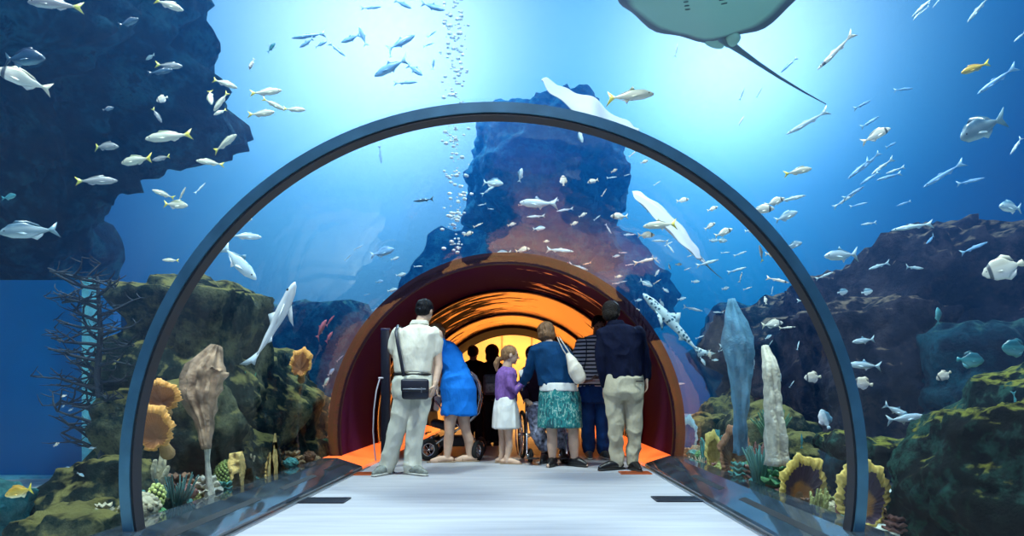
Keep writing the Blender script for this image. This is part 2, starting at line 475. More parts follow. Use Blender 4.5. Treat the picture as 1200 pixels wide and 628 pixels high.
# ------------------------------------------------------------------ dark lined stretch and the glowing room at its end
def streak_mat(name, bias, gold, rough):
    # dark lacquer with warm reflections painted in as streaks; bias: how much streak, more of it towards +x
    m, t = nt(name); L = t.links.new
    out = N(t, 'ShaderNodeOutputMaterial'); b = N(t, 'ShaderNodeBsdfPrincipled'); L(b.outputs[0], out.inputs[0])
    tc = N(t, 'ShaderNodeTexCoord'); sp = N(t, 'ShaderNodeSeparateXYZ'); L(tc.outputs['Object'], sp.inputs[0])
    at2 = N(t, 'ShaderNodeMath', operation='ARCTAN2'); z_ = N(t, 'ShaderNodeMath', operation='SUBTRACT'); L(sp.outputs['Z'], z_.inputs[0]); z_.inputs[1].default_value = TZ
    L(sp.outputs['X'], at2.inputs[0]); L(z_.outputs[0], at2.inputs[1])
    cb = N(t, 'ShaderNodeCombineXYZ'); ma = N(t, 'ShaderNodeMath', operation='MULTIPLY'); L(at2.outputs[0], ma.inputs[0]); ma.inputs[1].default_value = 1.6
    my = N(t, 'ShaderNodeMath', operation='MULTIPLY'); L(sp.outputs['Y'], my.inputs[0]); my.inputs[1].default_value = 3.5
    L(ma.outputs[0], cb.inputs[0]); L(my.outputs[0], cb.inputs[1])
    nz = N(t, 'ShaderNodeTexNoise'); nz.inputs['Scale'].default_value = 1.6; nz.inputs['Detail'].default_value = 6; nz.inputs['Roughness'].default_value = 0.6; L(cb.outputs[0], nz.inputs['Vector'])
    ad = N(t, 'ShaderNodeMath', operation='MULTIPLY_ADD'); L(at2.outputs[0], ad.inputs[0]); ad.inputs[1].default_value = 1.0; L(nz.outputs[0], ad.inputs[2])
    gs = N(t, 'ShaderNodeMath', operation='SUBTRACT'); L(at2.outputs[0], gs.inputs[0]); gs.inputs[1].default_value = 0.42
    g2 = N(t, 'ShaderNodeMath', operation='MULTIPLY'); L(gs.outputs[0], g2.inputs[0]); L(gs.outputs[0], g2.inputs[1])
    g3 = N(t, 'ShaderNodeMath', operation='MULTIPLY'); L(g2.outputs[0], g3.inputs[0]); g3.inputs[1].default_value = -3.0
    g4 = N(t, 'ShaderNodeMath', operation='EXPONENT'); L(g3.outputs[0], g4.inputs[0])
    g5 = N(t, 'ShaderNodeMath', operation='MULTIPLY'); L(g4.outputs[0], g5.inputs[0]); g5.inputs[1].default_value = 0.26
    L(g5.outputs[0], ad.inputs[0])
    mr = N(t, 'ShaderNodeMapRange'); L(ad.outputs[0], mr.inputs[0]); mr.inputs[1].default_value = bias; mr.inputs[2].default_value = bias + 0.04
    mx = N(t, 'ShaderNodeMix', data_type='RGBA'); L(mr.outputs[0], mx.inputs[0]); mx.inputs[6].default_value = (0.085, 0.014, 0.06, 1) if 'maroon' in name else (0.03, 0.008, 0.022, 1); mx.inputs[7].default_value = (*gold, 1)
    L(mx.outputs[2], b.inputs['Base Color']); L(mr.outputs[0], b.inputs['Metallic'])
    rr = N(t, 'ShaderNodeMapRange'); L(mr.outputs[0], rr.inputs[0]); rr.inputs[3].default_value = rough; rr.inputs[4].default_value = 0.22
    L(rr.outputs[0], b.inputs['Roughness']); b.inputs['Specular IOR Level'].default_value = 0.05; b.inputs['IOR'].default_value = 1.15
    return m
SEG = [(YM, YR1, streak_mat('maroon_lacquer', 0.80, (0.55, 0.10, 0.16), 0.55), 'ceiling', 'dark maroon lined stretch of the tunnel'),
       (YR1 + 0.08, YR2, streak_mat('reflection_lacquer', 0.57, (1.0, 0.42, 0.14), 0.45), 'ceiling_2', 'maroon lining with warm reflections painted as streaks'),
       (YR2 + 0.08, YP0, streak_mat('reflection_lining', 0.43, (1.0, 0.5, 0.16), 0.4), 'ceiling_3', 'lining with painted warm reflections before the portal')]
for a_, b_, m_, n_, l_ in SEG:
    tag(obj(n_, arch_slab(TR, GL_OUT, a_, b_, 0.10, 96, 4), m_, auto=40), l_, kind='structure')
ribm = mat('rib_dark', (0.03, 0.015, 0.03), 0.2, 0.5)
cop = mat('copper_edge', (0.9, 0.35, 0.12), 0.18, 1.0)
for i, y in enumerate((YR1, YR2)):
    r_ = obj('trim_%d' % (3 + i), arch_slab(TR - 0.035, TR + 0.01, y - 0.02, y + 0.08, 0.1), ribm, auto=40); tag(r_, 'arched rib in the maroon stretch', kind='structure')
    obj('edge', arch_slab(TR - 0.045, TR - 0.028, y - 0.035, y - 0.012, 0.1), cop, r_, auto=40)
po = obj('trim_5', arch_slab(TR - 0.05, GL_OUT, YP0, YP1, 0.02), mat('portal_black', (0.006, 0.005, 0.018), 0.6, spec=0.08), auto=40); tag(po, 'thick dark portal ring at the end of the tunnel', kind='structure')
tag(obj('trim_7', arch_slab(TR - 0.012, GL_OUT + 0.04, YM - 0.05, YM + 0.004, 0.06), mat('maroon_flange', (0.02, 0.006, 0.02), 0.5, spec=.2), auto=40), 'dark flange where the clear panels meet the maroon lining', kind='structure')
# room beyond: pale walls lit by warm lamps
roomm = mat('warm_plaster', (0.9, 0.62, 0.30), 0.8, var=0.12, scale=1.2)
rmb = bmesh.new()
Y0, Y1 = YP1, 18.2
for c, s in (((0, Y1, 1.4), (4.4, 0.1, 3.4)), ((-2.2, (Y0 + Y1) / 2, 1.4), (0.1, Y1 - Y0, 3.4)), ((2.2, (Y0 + Y1) / 2, 1.4), (0.1, Y1 - Y0, 3.4)), ((0, (Y0 + Y1) / 2, 3.0), (4.4, Y1 - Y0, 0.1)), ((-2.2, Y0 + .05, 2.4), (0.8, .1, 1.2)), ((2.2, Y0 + .05, 2.4), (0.8, .1, 1.2)), ((0, Y0 + .05, 2.66), (4.4, .1, .7))):
    add_box(rmb, c, s)
tag(obj('wall_back', rmb, roomm, smooth=False), 'warm lit room at the far end of the tunnel', kind='structure')
bm = bmesh.new()
for x in (-1.25, -0.35, 0.55, 1.45): add_box(bm, (x, Y1 - 0.07, 1.3), (0.05, 0.05, 2.6))
tag(obj('trim_6', bm, mat('amber_wood', (0.55, 0.25, 0.07), 0.5), smooth=False), 'wall battens in the warm room', kind='structure')

def area(name, loc, rot, sx, sy, power, colr, spread=180):
    ld = bpy.data.lights.new(name, 'AREA'); ld.shape = 'RECTANGLE'; ld.size = sx; ld.size_y = sy; ld.energy = power; ld.color = colr; ld.spread = R(spread)
    o = bpy.data.objects.new(name, ld); col.objects.link(o); o.location = loc; o.rotation_euler = rot
    return o
area('room_lamp', (0, 16.2, 2.9), (0, 0, 0), 2.5, 2.5, 320, (1.0, 0.50, 0.14))
area('room_lamp', (0, 15.2, 2.6), (R(-60), 0, 0), 3.0, 0.4, 110, (1.0, 0.42, 0.10))
area('warm_fill_lamp', (-1.2, 11.8, 1.5), (0, R(-70), 0), 1.2, 0.08, 14, (1.0, 0.30, 0.06))  # unseen warm lamps added to brighten the lining streaks
area('warm_fill_lamp', (1.2, 11.8, 1.5), (0, R(70), 0), 1.2, 0.08, 14, (1.0, 0.30, 0.06))

# ------------------------------------------------------------------ water body around the tunnel
wb = bmesh.new()
add_box(wb, (0, 10.5, 4.6), (34, 30, 9.8))
bmesh.ops.recalc_face_normals(wb, faces=wb.faces)
cav = bmesh.new()
prof = arc_pts(GL_OUT + 0.045, 0.10, 64); prof = [(-2.3, 0.10 if False else -0.28)] + [(-2.3, 0.02)] + prof + [(2.3, 0.02), (2.3, -0.28)]
A = [cav.verts.new((x, -2.5, z)) for x, z in prof]; B = [cav.verts.new((x, 14.25, z)) for x, z in prof]
n = len(prof)
for i in range(n): cav.faces.new((A[i], A[(i + 1) % n], B[(i + 1) % n], B[i]))
cav.faces.new(A); cav.faces.new(list(reversed(B)))
bmesh.ops.recalc_face_normals(cav, faces=cav.faces)
mp = {v: wb.verts.new(v.co) for v in cav.verts}
for f in cav.faces: wb.faces.new([mp[v] for v in reversed(f.verts)])
cav.free()
m, t = nt('sea_water'); out = N(t, 'ShaderNodeOutputMaterial')
vs_ = N(t, 'ShaderNodeVolumeScatter'); vs_.inputs['Color'].default_value = (0.02, 0.30, 0.95, 1); vs_.inputs['Density'].default_value = WATER_SC; vs_.inputs['Anisotropy'].default_value = 0.55
va = N(t, 'ShaderNodeVolumeAbsorption'); va.inputs['Color'].default_value = (0.05, 0.55, 0.93, 1); va.inputs['Density'].default_value = WATER_AB
ad = N(t, 'ShaderNodeAddShader'); t.links.new(vs_.outputs[0], ad.inputs[0]); t.links.new(va.outputs[0], ad.inputs[1]); t.links.new(ad.outputs[0], out.inputs['Volume'])
try: m.volume_intersection_method = 'FAST'
except Exception: pass
if WATER: tag(obj('water', wb, m, smooth=False), 'blue water of the tank around the tunnel', kind='structure')

# lamps hanging above the water, and one added low over the walkway
for (px, py, pw, sz, cc) in ((478, 30, 1400, 2.0, (0.85, 0.97, 1.0)), (845, 70, 1200, 1.8, (0.85, 0.97, 1.0))):
    d = dirpx(px, py); k = (9.7 - CAM.z) / d.z; p_ = CAM + d * k
    lo = area('overhead_lamp', p_, (0, 0, 0), sz, sz, pw, cc)
area('overhead_lamp', (-3.4, 3.0, 9.7), (0, R(8), 0), 1.4, 1.4, 1500, (1.0, 0.97, 0.85))
area('overhead_lamp', (3.4, 3.0, 9.7), (0, R(-8), 0), 1.4, 1.4, 1200, (1.0, 0.97, 0.85))
area('overhead_lamp', (-0.3, 0.5, 4.6), (R(12), 0, 0), 2.0, 0.9, 110, (1.0, 0.88, 0.84))  # unseen lamp added to brighten the floor and visitors
# ------------------------------------------------------------------ tank floor, rocks
def sand(name, x0, x1, y0, y1, z, seed):
    nx, ny = 60, 90; bm = bmesh.new(); G = []
    for i in range(nx + 1):
        row = []
        for j in range(ny + 1):
            x = x0 + (x1 - x0) * i / nx; y = y0 + (y1 - y0) * j / ny
            h = noise.fractal(Vector((x * 0.9, y * 0.9, seed)), 1.0, 2.0, 5) * 0.05
            row.append(bm.verts.new((x, y, z + h)))
        G.append(row)
    for i in range(nx):
        for j in range(ny):
            bm.faces.new((G[i][j], G[i + 1][j], G[i + 1][j + 1], G[i][j + 1]))
    o = obj(name, bm, mat('tank_sand', (0.62, 0.66, 0.58), 0.9, var=0.25, scale=9, bump=0.5, bscale=40))
    tag(o, 'pale sandy bottom of the tank', kind='structure'); return o
sand('ground_left', -15, -GL_OUT - 0.06, -2, 24, -0.06, 1.0)
sand('ground_right', GL_OUT + 0.06, 15, -2, 24, -0.06, 5.0)

RK_L = rock_mat('reef_rock', (0.002, 0.010, 0.012), (0.02, 0.05, 0.045), (0.22, 0.24, 0.13), (0.50, 0.46, 0.15), 0.34)
RK_D = rock_mat('deep_rock', (0.002, 0.010, 0.02), (0.004, 0.035, 0.07), (0.02, 0.15, 0.22), (0.08, 0.24, 0.22), 0.12)
RK_M = rock_mat('mossy_rock', (0.001, 0.006, 0.008), (0.006, 0.022, 0.02), (0.05, 0.20, 0.15), (0.62, 0.62, 0.10), 0.20, 4.5)
RK_P = rock_mat('purple_rock', (0.003, 0.006, 0.018), (0.016, 0.022, 0.045), (0.09, 0.075, 0.10), (0.45, 0.33, 0.22), 0.18)
RK_T = rock_mat('teal_rock', (0.01, 0.10, 0.15), (0.03, 0.24, 0.30), (0.10, 0.40, 0.46), (0.12, 0.45, 0.45), 0.5, 3)

def outside(v, marg=0.05, rr=None):
    """push a point out of the tunnel tube"""
    rr = rr or GL_OUT + marg
    if v.z > TZ:
        d = math.hypot(v.x, v.z - TZ)
        if d < rr:
            k = rr / max(d, 1e-6); v.x *= k; v.z = TZ + (v.z - TZ) * k
    elif abs(v.x) < rr: v.x = math.copysign(rr, v.x if v.x else 1)

def rock(c, s, m, label, seed=0, rough=0.32, sub=5, boxy=0.55, ledge=0.5, name='reef_rock', group=None, rot=0.0, freq=1.0, tilt=0.0):
    """craggy rock: boxy ball, fractal relief, horizontal ledges; origin at its base"""
    bm = bmesh.new(); bmesh.ops.create_icosphere(bm, subdivisions=sub, radius=1)
    c = Vector(c); s = Vector(s) * 0.5
    so = Vector((seed * 3.17 + 11, seed * 1.91, seed * 5.3))
    for v in bm.verts:
        d = v.co.normalized()
        mx = max(abs(d.x), abs(d.y), abs(d.z))
        k = (1 / mx) * boxy + (1 - boxy)
        p = Vector((d.x * s.x * k, d.y * s.y * k, d.z * s.z * k))
        q = p * freq + so
        f = noise.fractal(q * 0.9, 0.9, 2.1, 6)
        rg = noise.ridged_multi_fractal(q * 1.3, 0.9, 2.2, 5, 1.0, 2.0) - 1.0
        led = math.sin((p.z + 0.15 * noise.noise(q * 1.2)) * 7.5 + 2.5 * noise.noise(q * 0.6)) * ledge
        sz = min(s.x, s.y, s.z)
        n = Vector((d.x / s.x, d.y / s.y, d.z / s.z)).normalized()
        horiz = Vector((n.x, n.y, 0))
        rg2 = noise.ridged_multi_fractal(q * 4.2, 0.8, 2.1, 5, 1.0, 2.0) - 1.0
        cl = noise.voronoi(q * 2.6, distance_metric='DISTANCE')[0]
        cr = min(0.25, cl[1] - cl[0]) * 4 - 0.6
        p += n * (f * rough * 0.9 + rg * rough * 0.30) * (0.4 + sz * 0.6)
        p += n * (rg2 * 0.050 + cr * 0.075) * (0.45 + sz * 0.4)
        p += horiz * led * 0.12 * (0.4 + sz)
        p = Matrix.Rotation(tilt, 3, 'Y') @ (Matrix.Rotation(rot, 3, 'Z') @ p)
        p += c
        outside(p, 0.07)
        v.co = p
    o = based(name, bm, m, (c.x, c.y, c.z - s.z))
    tag(o, label, 'rock', group)
    return o

def at(px, py, D): return P(px, py, D)
# left reef
rock((-2.78, 5.35, 0.75), (1.0, 1.0, 2.0), RK_L, 'tall craggy reef rock with a flat algae-topped ledge left of the steel hoop', 3, 0.34, 6, 0.75, 0.7)
rock((-2.55, 4.7, 0.25), (0.85, 0.6, 1.3), RK_L, 'mossy shelf of rock stepping out below the tall reef rock', 8, 0.34, 6, 0.6, 0.9)
rock((-2.55, 3.8, 0.10), (0.6, 0.5, 0.75), RK_L, 'low dark green boulder at the foot of the left reef, behind the hoop', 12, 0.3, 5, 0.5, 0.4)
rock((-2.85, 6.4, 0.55), (1.1, 1.4, 1.6), RK_L, 'reef rock behind the glass midway along the left tunnel side', 21, 0.36, 6, 0.6, 0.6)
rock((-2.7, 7.9, 0.35), (1.0, 1.3, 1.1), RK_L, 'rounded reef rock low on the left before the maroon lining', 27, 0.3, 5, 0.4, 0.4)
rock((-2.45, 5.2, 0.05), (0.7, 1.4, 0.7), RK_L, 'small rock under the yellow sponges beside the left curb', 31, 0.26, 5, 0.5, 0.3)
rock((-2.45, 6.6, 0.1), (0.75, 0.9, 0.95), RK_L, 'triangular dark rock against the glass left of the amber curb', 36, 0.26, 5, 0.2, 0.3)
rock((-2.35, 3.55, -0.05), (0.6, 1.0, 0.5), RK_L, 'dark rock bearing the ball cluster inside the hoop', 39, 0.2, 5, 0.5, 0.3)
# overhang high on the left
rock((-5.6, 6.0, 4.6), (3.6, 3.6, 4.0), RK_D, 'huge dark rock overhang filling the upper left corner', 5, 0.55, 6, 0.45, 0.35, 'rock_overhang', tilt=R(-32), freq=0.8)
rock((-7.4, 8.2, 1.9), (3.0, 2.5, 3.6), RK_D, 'dark upright rock under the overhang at far left', 15, 0.4, 5, 0.6, 0.3, 'rock_stack', freq=0.7)
rock((-2.88, 3.35, 0.05), (0.55, 0.5, 0.6), RK_T, 'teal rock in the lower left corner behind the golden fish', 44, 0.22, 5, 0.4, 0.9)
# right reef
rock((2.85, 3.05, 0.22), (1.15, 1.0, 1.05), RK_M, 'dark boulder with bright yellow-green top in the lower right corner', 51, 0.26, 6, 0.6, 0.4)
rock((3.55, 3.7, 0.35), (1.1, 1.0, 1.15), RK_M, 'yellow-green capped boulder at the right edge behind the corner boulder', 55, 0.26, 6, 0.5, 0.4)
rock((2.62, 4.2, 0.42), (0.62, 0.7, 0.16), RK_M, 'flat mossy slab crossing behind the right leg of the hoop', 58, 0.12, 5, 0.7, 0.2, 'rock_slab', tilt=R(9))
rock((2.75, 4.7, 0.12), (0.42, 0.5, 0.5), RK_D, 'dark footing under the flat mossy slab', 59, 0.16, 4, 0.6, 0.2)
rock((5.2, 8.0, 1.0), (3.6, 3.0, 3.1), RK_P, 'large dark purple-grey rock mass at the right behind the round cream fish', 61, 0.5, 6, 0.5, 0.55, freq=0.8, tilt=R(-20))
rock((3.75, 6.4, 0.75), (1.2, 1.3, 1.9), RK_P, 'upright dark rock with pale top right of the hoop', 66, 0.34, 6, 0.7, 0.5)
rock((4.6, 5.6, 0.55), (1.5, 1.4, 1.6), RK_D, 'dark boulder at mid height near the right edge', 71, 0.34, 5, 0.5, 0.4)
for i, (x, y, z, a, b, c, lab) in enumerate((
    (2.62, 5.2, 0.02, .6, .9, .75, 'brown reef rock behind the large cup sponge inside the hoop'),
    (2.75, 6.3, 0.08, .8, .9, .95, 'green-brown reef rock on the right, second beyond the cup sponge'),
    (2.6, 7.6, 0.1, .7, 1.0, .9, 'reef rock on the right beside the maroon lining'),
    (3.3, 8.6, 0.25, 1.0, 1.4, 1.1, 'dim reef rock furthest down the right side'))):
    rock((x, y, z), (a, b, c), RK_L, lab, 80 + i * 3, 0.28, 5, 0.4, 0.4)
# dim ridges far off, crossing beyond the tunnel
rock((-6.5, 14.0, 1.2), (7, 3, 3.4), RK_D, 'distant dim ridge on the left beyond the reef', 91, 0.6, 5, 0.5, 0.3, 'rock_ridge', freq=0.5)
rock((8.5, 14.0, 1.2), (8, 3, 4.0), RK_D, 'distant dim ridge on the right beyond the reef', 95, 0.6, 5, 0.5, 0.3, 'rock_ridge', freq=0.5)
rock((1.0, 15.5, 6.0), (4.0, 3.2, 4.9), RK_D, 'rock mass added for the dark water over the tunnel between the two glowing lamps', 99, 0.5, 6, 0.05, 0.35, 'dark_water_rock', freq=0.6)  # solid stand-in for a dark patch of open water

# blue viewing window let into the far left wall: panel, pale frame
vw = P(45, 400, 6.2)
bm = bmesh.new(); add_box(bm, (vw.x - 0.35, 6.3, 0.62), (2.2, 0.12, 2.75))
wn = obj('window_3', bm, mat('blue_pane', (0.0, 0.18, 0.48), 0.3, var=0.1, scale=2), smooth=False); tag(wn, 'deep blue viewing window in the left tank wall', kind='structure')
bm = bmesh.new()
x1 = P(108, 400, 6.2).x
add_box(bm, (x1, 6.2, 0.62), (0.07, 0.2, 2.75)); add_box(bm, (x1 - 1.3, 6.2, -0.14 + 0.02), (2.6, 0.22, 0.16))
obj('frame', bm, mat('cyan_frame', (0.25, 0.75, 0.85), 0.35, var=0.3, scale=8), wn, smooth=False)

rock((0.9, 21.0, 4.0), (9.0, 3.4, 5.6), RK_D, 'broad ridge added for the dark water behind the maroon stretch, under the added rock mass', 103, 0.5, 5, 0.3, 0.3, 'rock_ridge', freq=0.5)  # added to widen the dark patch of water
# ------------------------------------------------------------------ sponges, corals
def two_tone(name, inner, outer, rim, sc=14, ridges=40):
    """sponge skin: colour follows the thing's own radius (attribute 'rad'), with growth ridges"""
    if name in MATS: return MATS[name]
    m, t = nt(name); L = t.links.new
    out = N(t, 'ShaderNodeOutputMaterial'); b = N(t, 'ShaderNodeBsdfPrincipled'); L(b.outputs[0], out.inputs[0])
    at_ = N(t, 'ShaderNodeAttribute'); at_.attribute_name = 'rad'
    tc = N(t, 'ShaderNodeTexCoord'); nz = N(t, 'ShaderNodeTexNoise'); nz.inputs['Scale'].default_value = sc; nz.inputs['Detail'].default_value = 6
    L(tc.outputs['Object'], nz.inputs['Vector'])
    ma = N(t, 'ShaderNodeMath', operation='MULTIPLY_ADD'); L(nz.outputs[0], ma.inputs[0]); ma.inputs[1].default_value = 0.5
    L(at_.outputs['Fac'], ma.inputs[2])
    L(ramp(t, ma.outputs[0], [(0.30, outer), (0.55, inner), (0.95, inner), (1.15, rim)]) if False else ramp(t, ma.outputs[0], [(0.60, outer), (0.76, inner), (1.0, inner), (1.10, outer), (1.22, rim)]), b.inputs['Base Color'])
    b.inputs['Roughness'].default_value = 0.8
    bp = N(t, 'ShaderNodeBump'); bp.inputs['Strength'].default_value = 0.8; bp.inputs['Distance'].default_value = 0.02
    L(nz.outputs[0], bp.inputs['Height']); L(bp.outputs[0], b.inputs['Normal'])
    MATS[name] = m
    return m

def cup_sponge(px, py, D, w, h, m, label, seed=0, depth=0.35, lean=0.0, ruf=0.055, n=96, nr=22, span=1.0, name='cup_sponge', yaw=0.0, gap=0.0):
    """ear-shaped ruffled bowl standing on its narrow foot and opening towards the walkway; w, h in pixels"""
    D = adj(px, D, 0.16); s = D / F; W, H = w * s / 2, h * s / 2
    c = P(px, py, D)
    bm = bmesh.new(); lay = bm.verts.layers.float.new('rad')
    rot = Matrix.Rotation(yaw, 3, 'Z') @ Matrix.Rotation(lean, 3, 'Y')
    def pt(u, th, off):
        # u 0..1 from pit to rim; pit sits low in the bowl
        pit = Vector((0.08 * W, depth * min(W, H) * 1.2, -0.55 * H))
        ca, sa = math.cos(th), math.sin(th)
        rr = 1 + ruf * math.sin(7 * th + seed) * u + ruf * 0.7 * math.sin(13 * th + seed * 2) * u * u + 0.12 * noise.noise(Vector((ca * 1.5, sa * 1.5, seed)))
        notch = 1 - 0.35 * math.exp(-((math.atan2(math.sin(th + 1.9), math.cos(th + 1.9))) / 0.25) ** 2) * (1 if gap else 0)
        rim = Vector((ca * W * rr * notch, 0, sa * H * rr * notch))
        p = pit.lerp(rim, u)
        bowl = (1 - u) ** 1.3
        p.y = depth * 1.6 * min(W, H) * bowl + ruf * 0.9 * W * math.sin(11 * th + seed) * u ** 3 + off
        p.y += 0.012 * math.sin(34 * th) * u * (1 if W > 0.1 else 0.4)
        if u > 0.85: p.y += (u - 0.85) * W * 0.9     # lip curls back
        return rot @ p + c
    F_, B_ = [], []
    for i in range(nr + 1):
        u = i / nr; a, b = [], []
        for j in range(n):
            th = 2 * math.pi * j / n
            v = bm.verts.new(pt(u * 0.999 + 0.001, th, 0)); v[lay] = u; a.append(v)
            th2 = W * 0.10 * (1 - u * 0.6) + 0.006
            v = bm.verts.new(pt(u * 0.995 + 0.001, th, th2)); v[lay] = 0.0 if u < 0.9 else u; b.append(v)
        F_.append(a); B_.append(b)
    for i in range(nr):
        for j in range(n):
            k = (j + 1) % n
            bm.faces.new((F_[i][j], F_[i][k], F_[i + 1][k], F_[i + 1][j])); bm.faces.new((B_[i][j], B_[i + 1][j], B_[i + 1][k], B_[i][k]))
    for j in range(n):
        k = (j + 1) % n; bm.faces.new((F_[nr][j], F_[nr][k], B_[nr][k], B_[nr][j]))
    for v in bm.verts: outside(v.co, 0.03)
    base = c + rot @ Vector((0, 0, -H))
    root = empty(name, base); tag(root, label, 'sponge')
    obj('cup', bm, m, root)
    st = bmesh.new()
    add_tube(st, [c + rot @ Vector((0.05 * W, 0.05 + depth * W, -0.4 * H)), c + rot @ Vector((0.1 * W, 0.06 + depth * W, -0.9 * H)), c + rot @ Vector((0.1 * W, 0.08 + depth * W, -1.25 * H))], [0.3 * W, 0.24 * W, 0.34 * W], 12)
    for v in st.verts: outside(v.co, 0.03)
    obj('stalk', st, mat('sponge_stalk', (0.45, 0.26, 0.09), 0.85, var=0.4, bump=0.6, bscale=30), root)
    return root
YB = two_tone('amber_sponge', (0.10, 0.06, 0.10), (0.72, 0.34, 0.10), (0.78, 0.58, 0.14))
OR = two_tone('orange_plate', (0.50, 0.20, 0.06), (0.42, 0.18, 0.07), (0.85, 0.42, 0.10))
BL = two_tone('blue_plate', (0.02, 0.16, 0.50), (0.03, 0.22, 0.60), (0.35, 0.75, 0.90))
BR = two_tone('brown_plate', (0.16, 0.08, 0.07), (0.30, 0.14, 0.08), (0.45, 0.22, 0.12))
OL = two_tone('olive_plate', (0.34, 0.26, 0.07), (0.40, 0.30, 0.10), (0.75, 0.62, 0.18))
cup_sponge(943, 569, 3.65, 56, 72, YB, 'amber ear-shaped cup sponge with dark ribbed hollow just inside the hoop', 1.0, 0.4, 0.1, gap=1)
cup_sponge(1014, 578, 3.45, 62, 84, YB, 'amber cup sponge half hidden behind the right leg of the hoop', 2.3, 0.4, -0.05, gap=1)
cup_sponge(804, 512, 6.1, 27, 50, BL, 'blue leaf-shaped plate sponge next to the maroon lining', 4.0, 0.15, 0.12, ruf=0.06)
cup_sponge(837, 530, 5.3, 22, 50, OL, 'yellow-olive ruffled sponge right of the blue plate', 5.0, 0.3, -0.12)
cup_sponge(862, 528, 5.0, 38, 62, BR, 'tall brown folded plate sponge at the right glass', 6.2, 0.3, 0.05)
cup_sponge(187, 462, 3.3, 46, 36, OR, 'small orange fan sponge, upper one beside the left leg of the hoop', 7.0, 0.2, 0.3)
cup_sponge(176, 500, 3.3, 50, 54, OR, 'broad brown-orange plate sponge, lower one beside the left leg of the hoop', 8.1, 0.15, -0.2)
cup_sponge(398, 480, 5.9, 26, 58, BR, 'ragged brown plate sponge in front of the maroon lining at left', 9.4, 0.2, 0.1)
cup_sponge(866, 560, 4.6, 22, 26, OL, 'low yellow-green cup coral by the right curb under the brown plate', 10.2, 0.3)
cup_sponge(352, 424, 6.0, 26, 34, OR, 'round peach plate coral on the rocks at left, seen through the glass', 3.4, 0.12, 0.2)

def ribbed_sponge(pts, rad, m, label, name, seg=40, fl=7, amp=0.16, cat='sponge'):
    bm = bmesh.new(); fr = frames(pts)
    P_ = []; n = 34
    for i in range(n + 1):
        f = i / n * (len(fr) - 1); k = min(int(f), len(fr) - 2); q = f - k
        c = fr[k][0].lerp(fr[k + 1][0], q); r = rad[k] * (1 - q) + rad[k + 1] * q
        P_.append((c, fr[k][1], fr[k][2], r))
    rings = []
    for i, (c, a, b, r) in enumerate(P_):
        ring = []
        for j in range(seg):
            th = 2 * math.pi * j / seg
            rr = r * (1 + amp * math.sin(fl * th + 4 * i / n) + 0.25 * noise.noise(Vector((math.cos(th) * 2, math.sin(th) * 2, i * 0.35)) + c))
            v = c + a * rr * math.cos(th) + b * rr * math.sin(th); outside(v, 0.03)
            ring.append(bm.verts.new(v))
        rings.append(ring)
    for i in range(n):
        for j in range(seg): bm.faces.new((rings[i][j], rings[i][(j + 1) % seg], rings[i + 1][(j + 1) % seg], rings[i + 1][j]))
    bm.faces.new(list(reversed(rings[0]))); bm.faces.new(rings[-1])
    o = based(name, bm, m, pts[0]); tag(o, label, cat); return o
GT = mat('grey_tan_sponge', (0.36, 0.24, 0.15), 0.8, var=0.6, scale=9, bump=0.6, bscale=30)
YS = mat('yellow_sponge', (0.72, 0.50, 0.16), 0.85, var=0.35, scale=16, bump=0.8, bscale=45)
CR = mat('cream_sponge', (0.75, 0.72, 0.55), 0.85, var=0.3, scale=16, bump=0.6, bscale=45)
ribbed_sponge([P(243, 525, 4.0), P(240, 495, 4.05), P(234, 465, 4.1), P(240, 435, 4.15), P(254, 405, 4.2)], [0.03, 0.05, 0.10, 0.12, 0.03], GT, 'grey-tan grooved sponge leaning up the left glass', 'tube_sponge', fl=11, amp=0.2)
ribbed_sponge([P(247, 585, 4.12), P(245, 565, 4.12), P(243, 540, 4.1), P(243, 515, 4.06)], [0.035, 0.02, 0.015, 0.025], CR, 'pale thin stem rising to the grooved grey sponge', 'sponge_stem', fl=4, cat='sponge')
ribbed_sponge([P(332, 562, 5.1), P(330, 540, 5.1), P(330, 522, 5.1), P(331, 508, 5.1)], [0.09, 0.08, 0.05, 0.015], YS, 'pointed yellow finger sponge by the left curb, nearest the cream-shirted man', 'finger_sponge', fl=5)
ribbed_sponge([P(322, 560, 5.0), P(321, 545, 5.0), P(319, 530, 5.0)], [0.07, 0.06, 0.02], YS, 'short yellow sponge against the pointed finger sponge', 'finger_sponge', fl=5)
ribbed_sponge([P(284, 572, 4.5), P(281, 550, 4.5), P(277, 530, 4.5)], [0.06, 0.07, 0.04], YS, 'tan double-knobbed sponge right of the green anemone', 'knob_sponge', fl=3, amp=0.25)
ribbed_sponge([P(312, 574, 4.6), P(311, 560, 4.6), P(307, 550, 4.6)], [0.07, 0.07, 0.055], CR, 'stubby cream-yellow sponge low beside the left curb', 'stub_sponge', fl=4)
ribbed_sponge([P(296, 578, 4.4), P(296, 566, 4.4), P(298, 555, 4.4)], [0.05, 0.06, 0.04], mat('lime_sponge', (0.45, 0.6, 0.2), 0.8, var=0.4, bump=0.6), 'lime green stub sponge between the tan and cream ones', 'stub_sponge', fl=5)
ribbed_sponge([P(910, 545, 4.4), P(908, 500, 4.4), P(906, 480, 4.4), P(905, 455, 4.4), P(903, 430, 4.4), P(896, 405, 4.5)], [0.08, 0.07, 0.06, 0.05, 0.05, 0.02], CR, 'pale ragged column standing in for a reflection at the right glass', 'reflection_column', fl=6, amp=0.2)  # pale reflection in the glass, built as a solid column
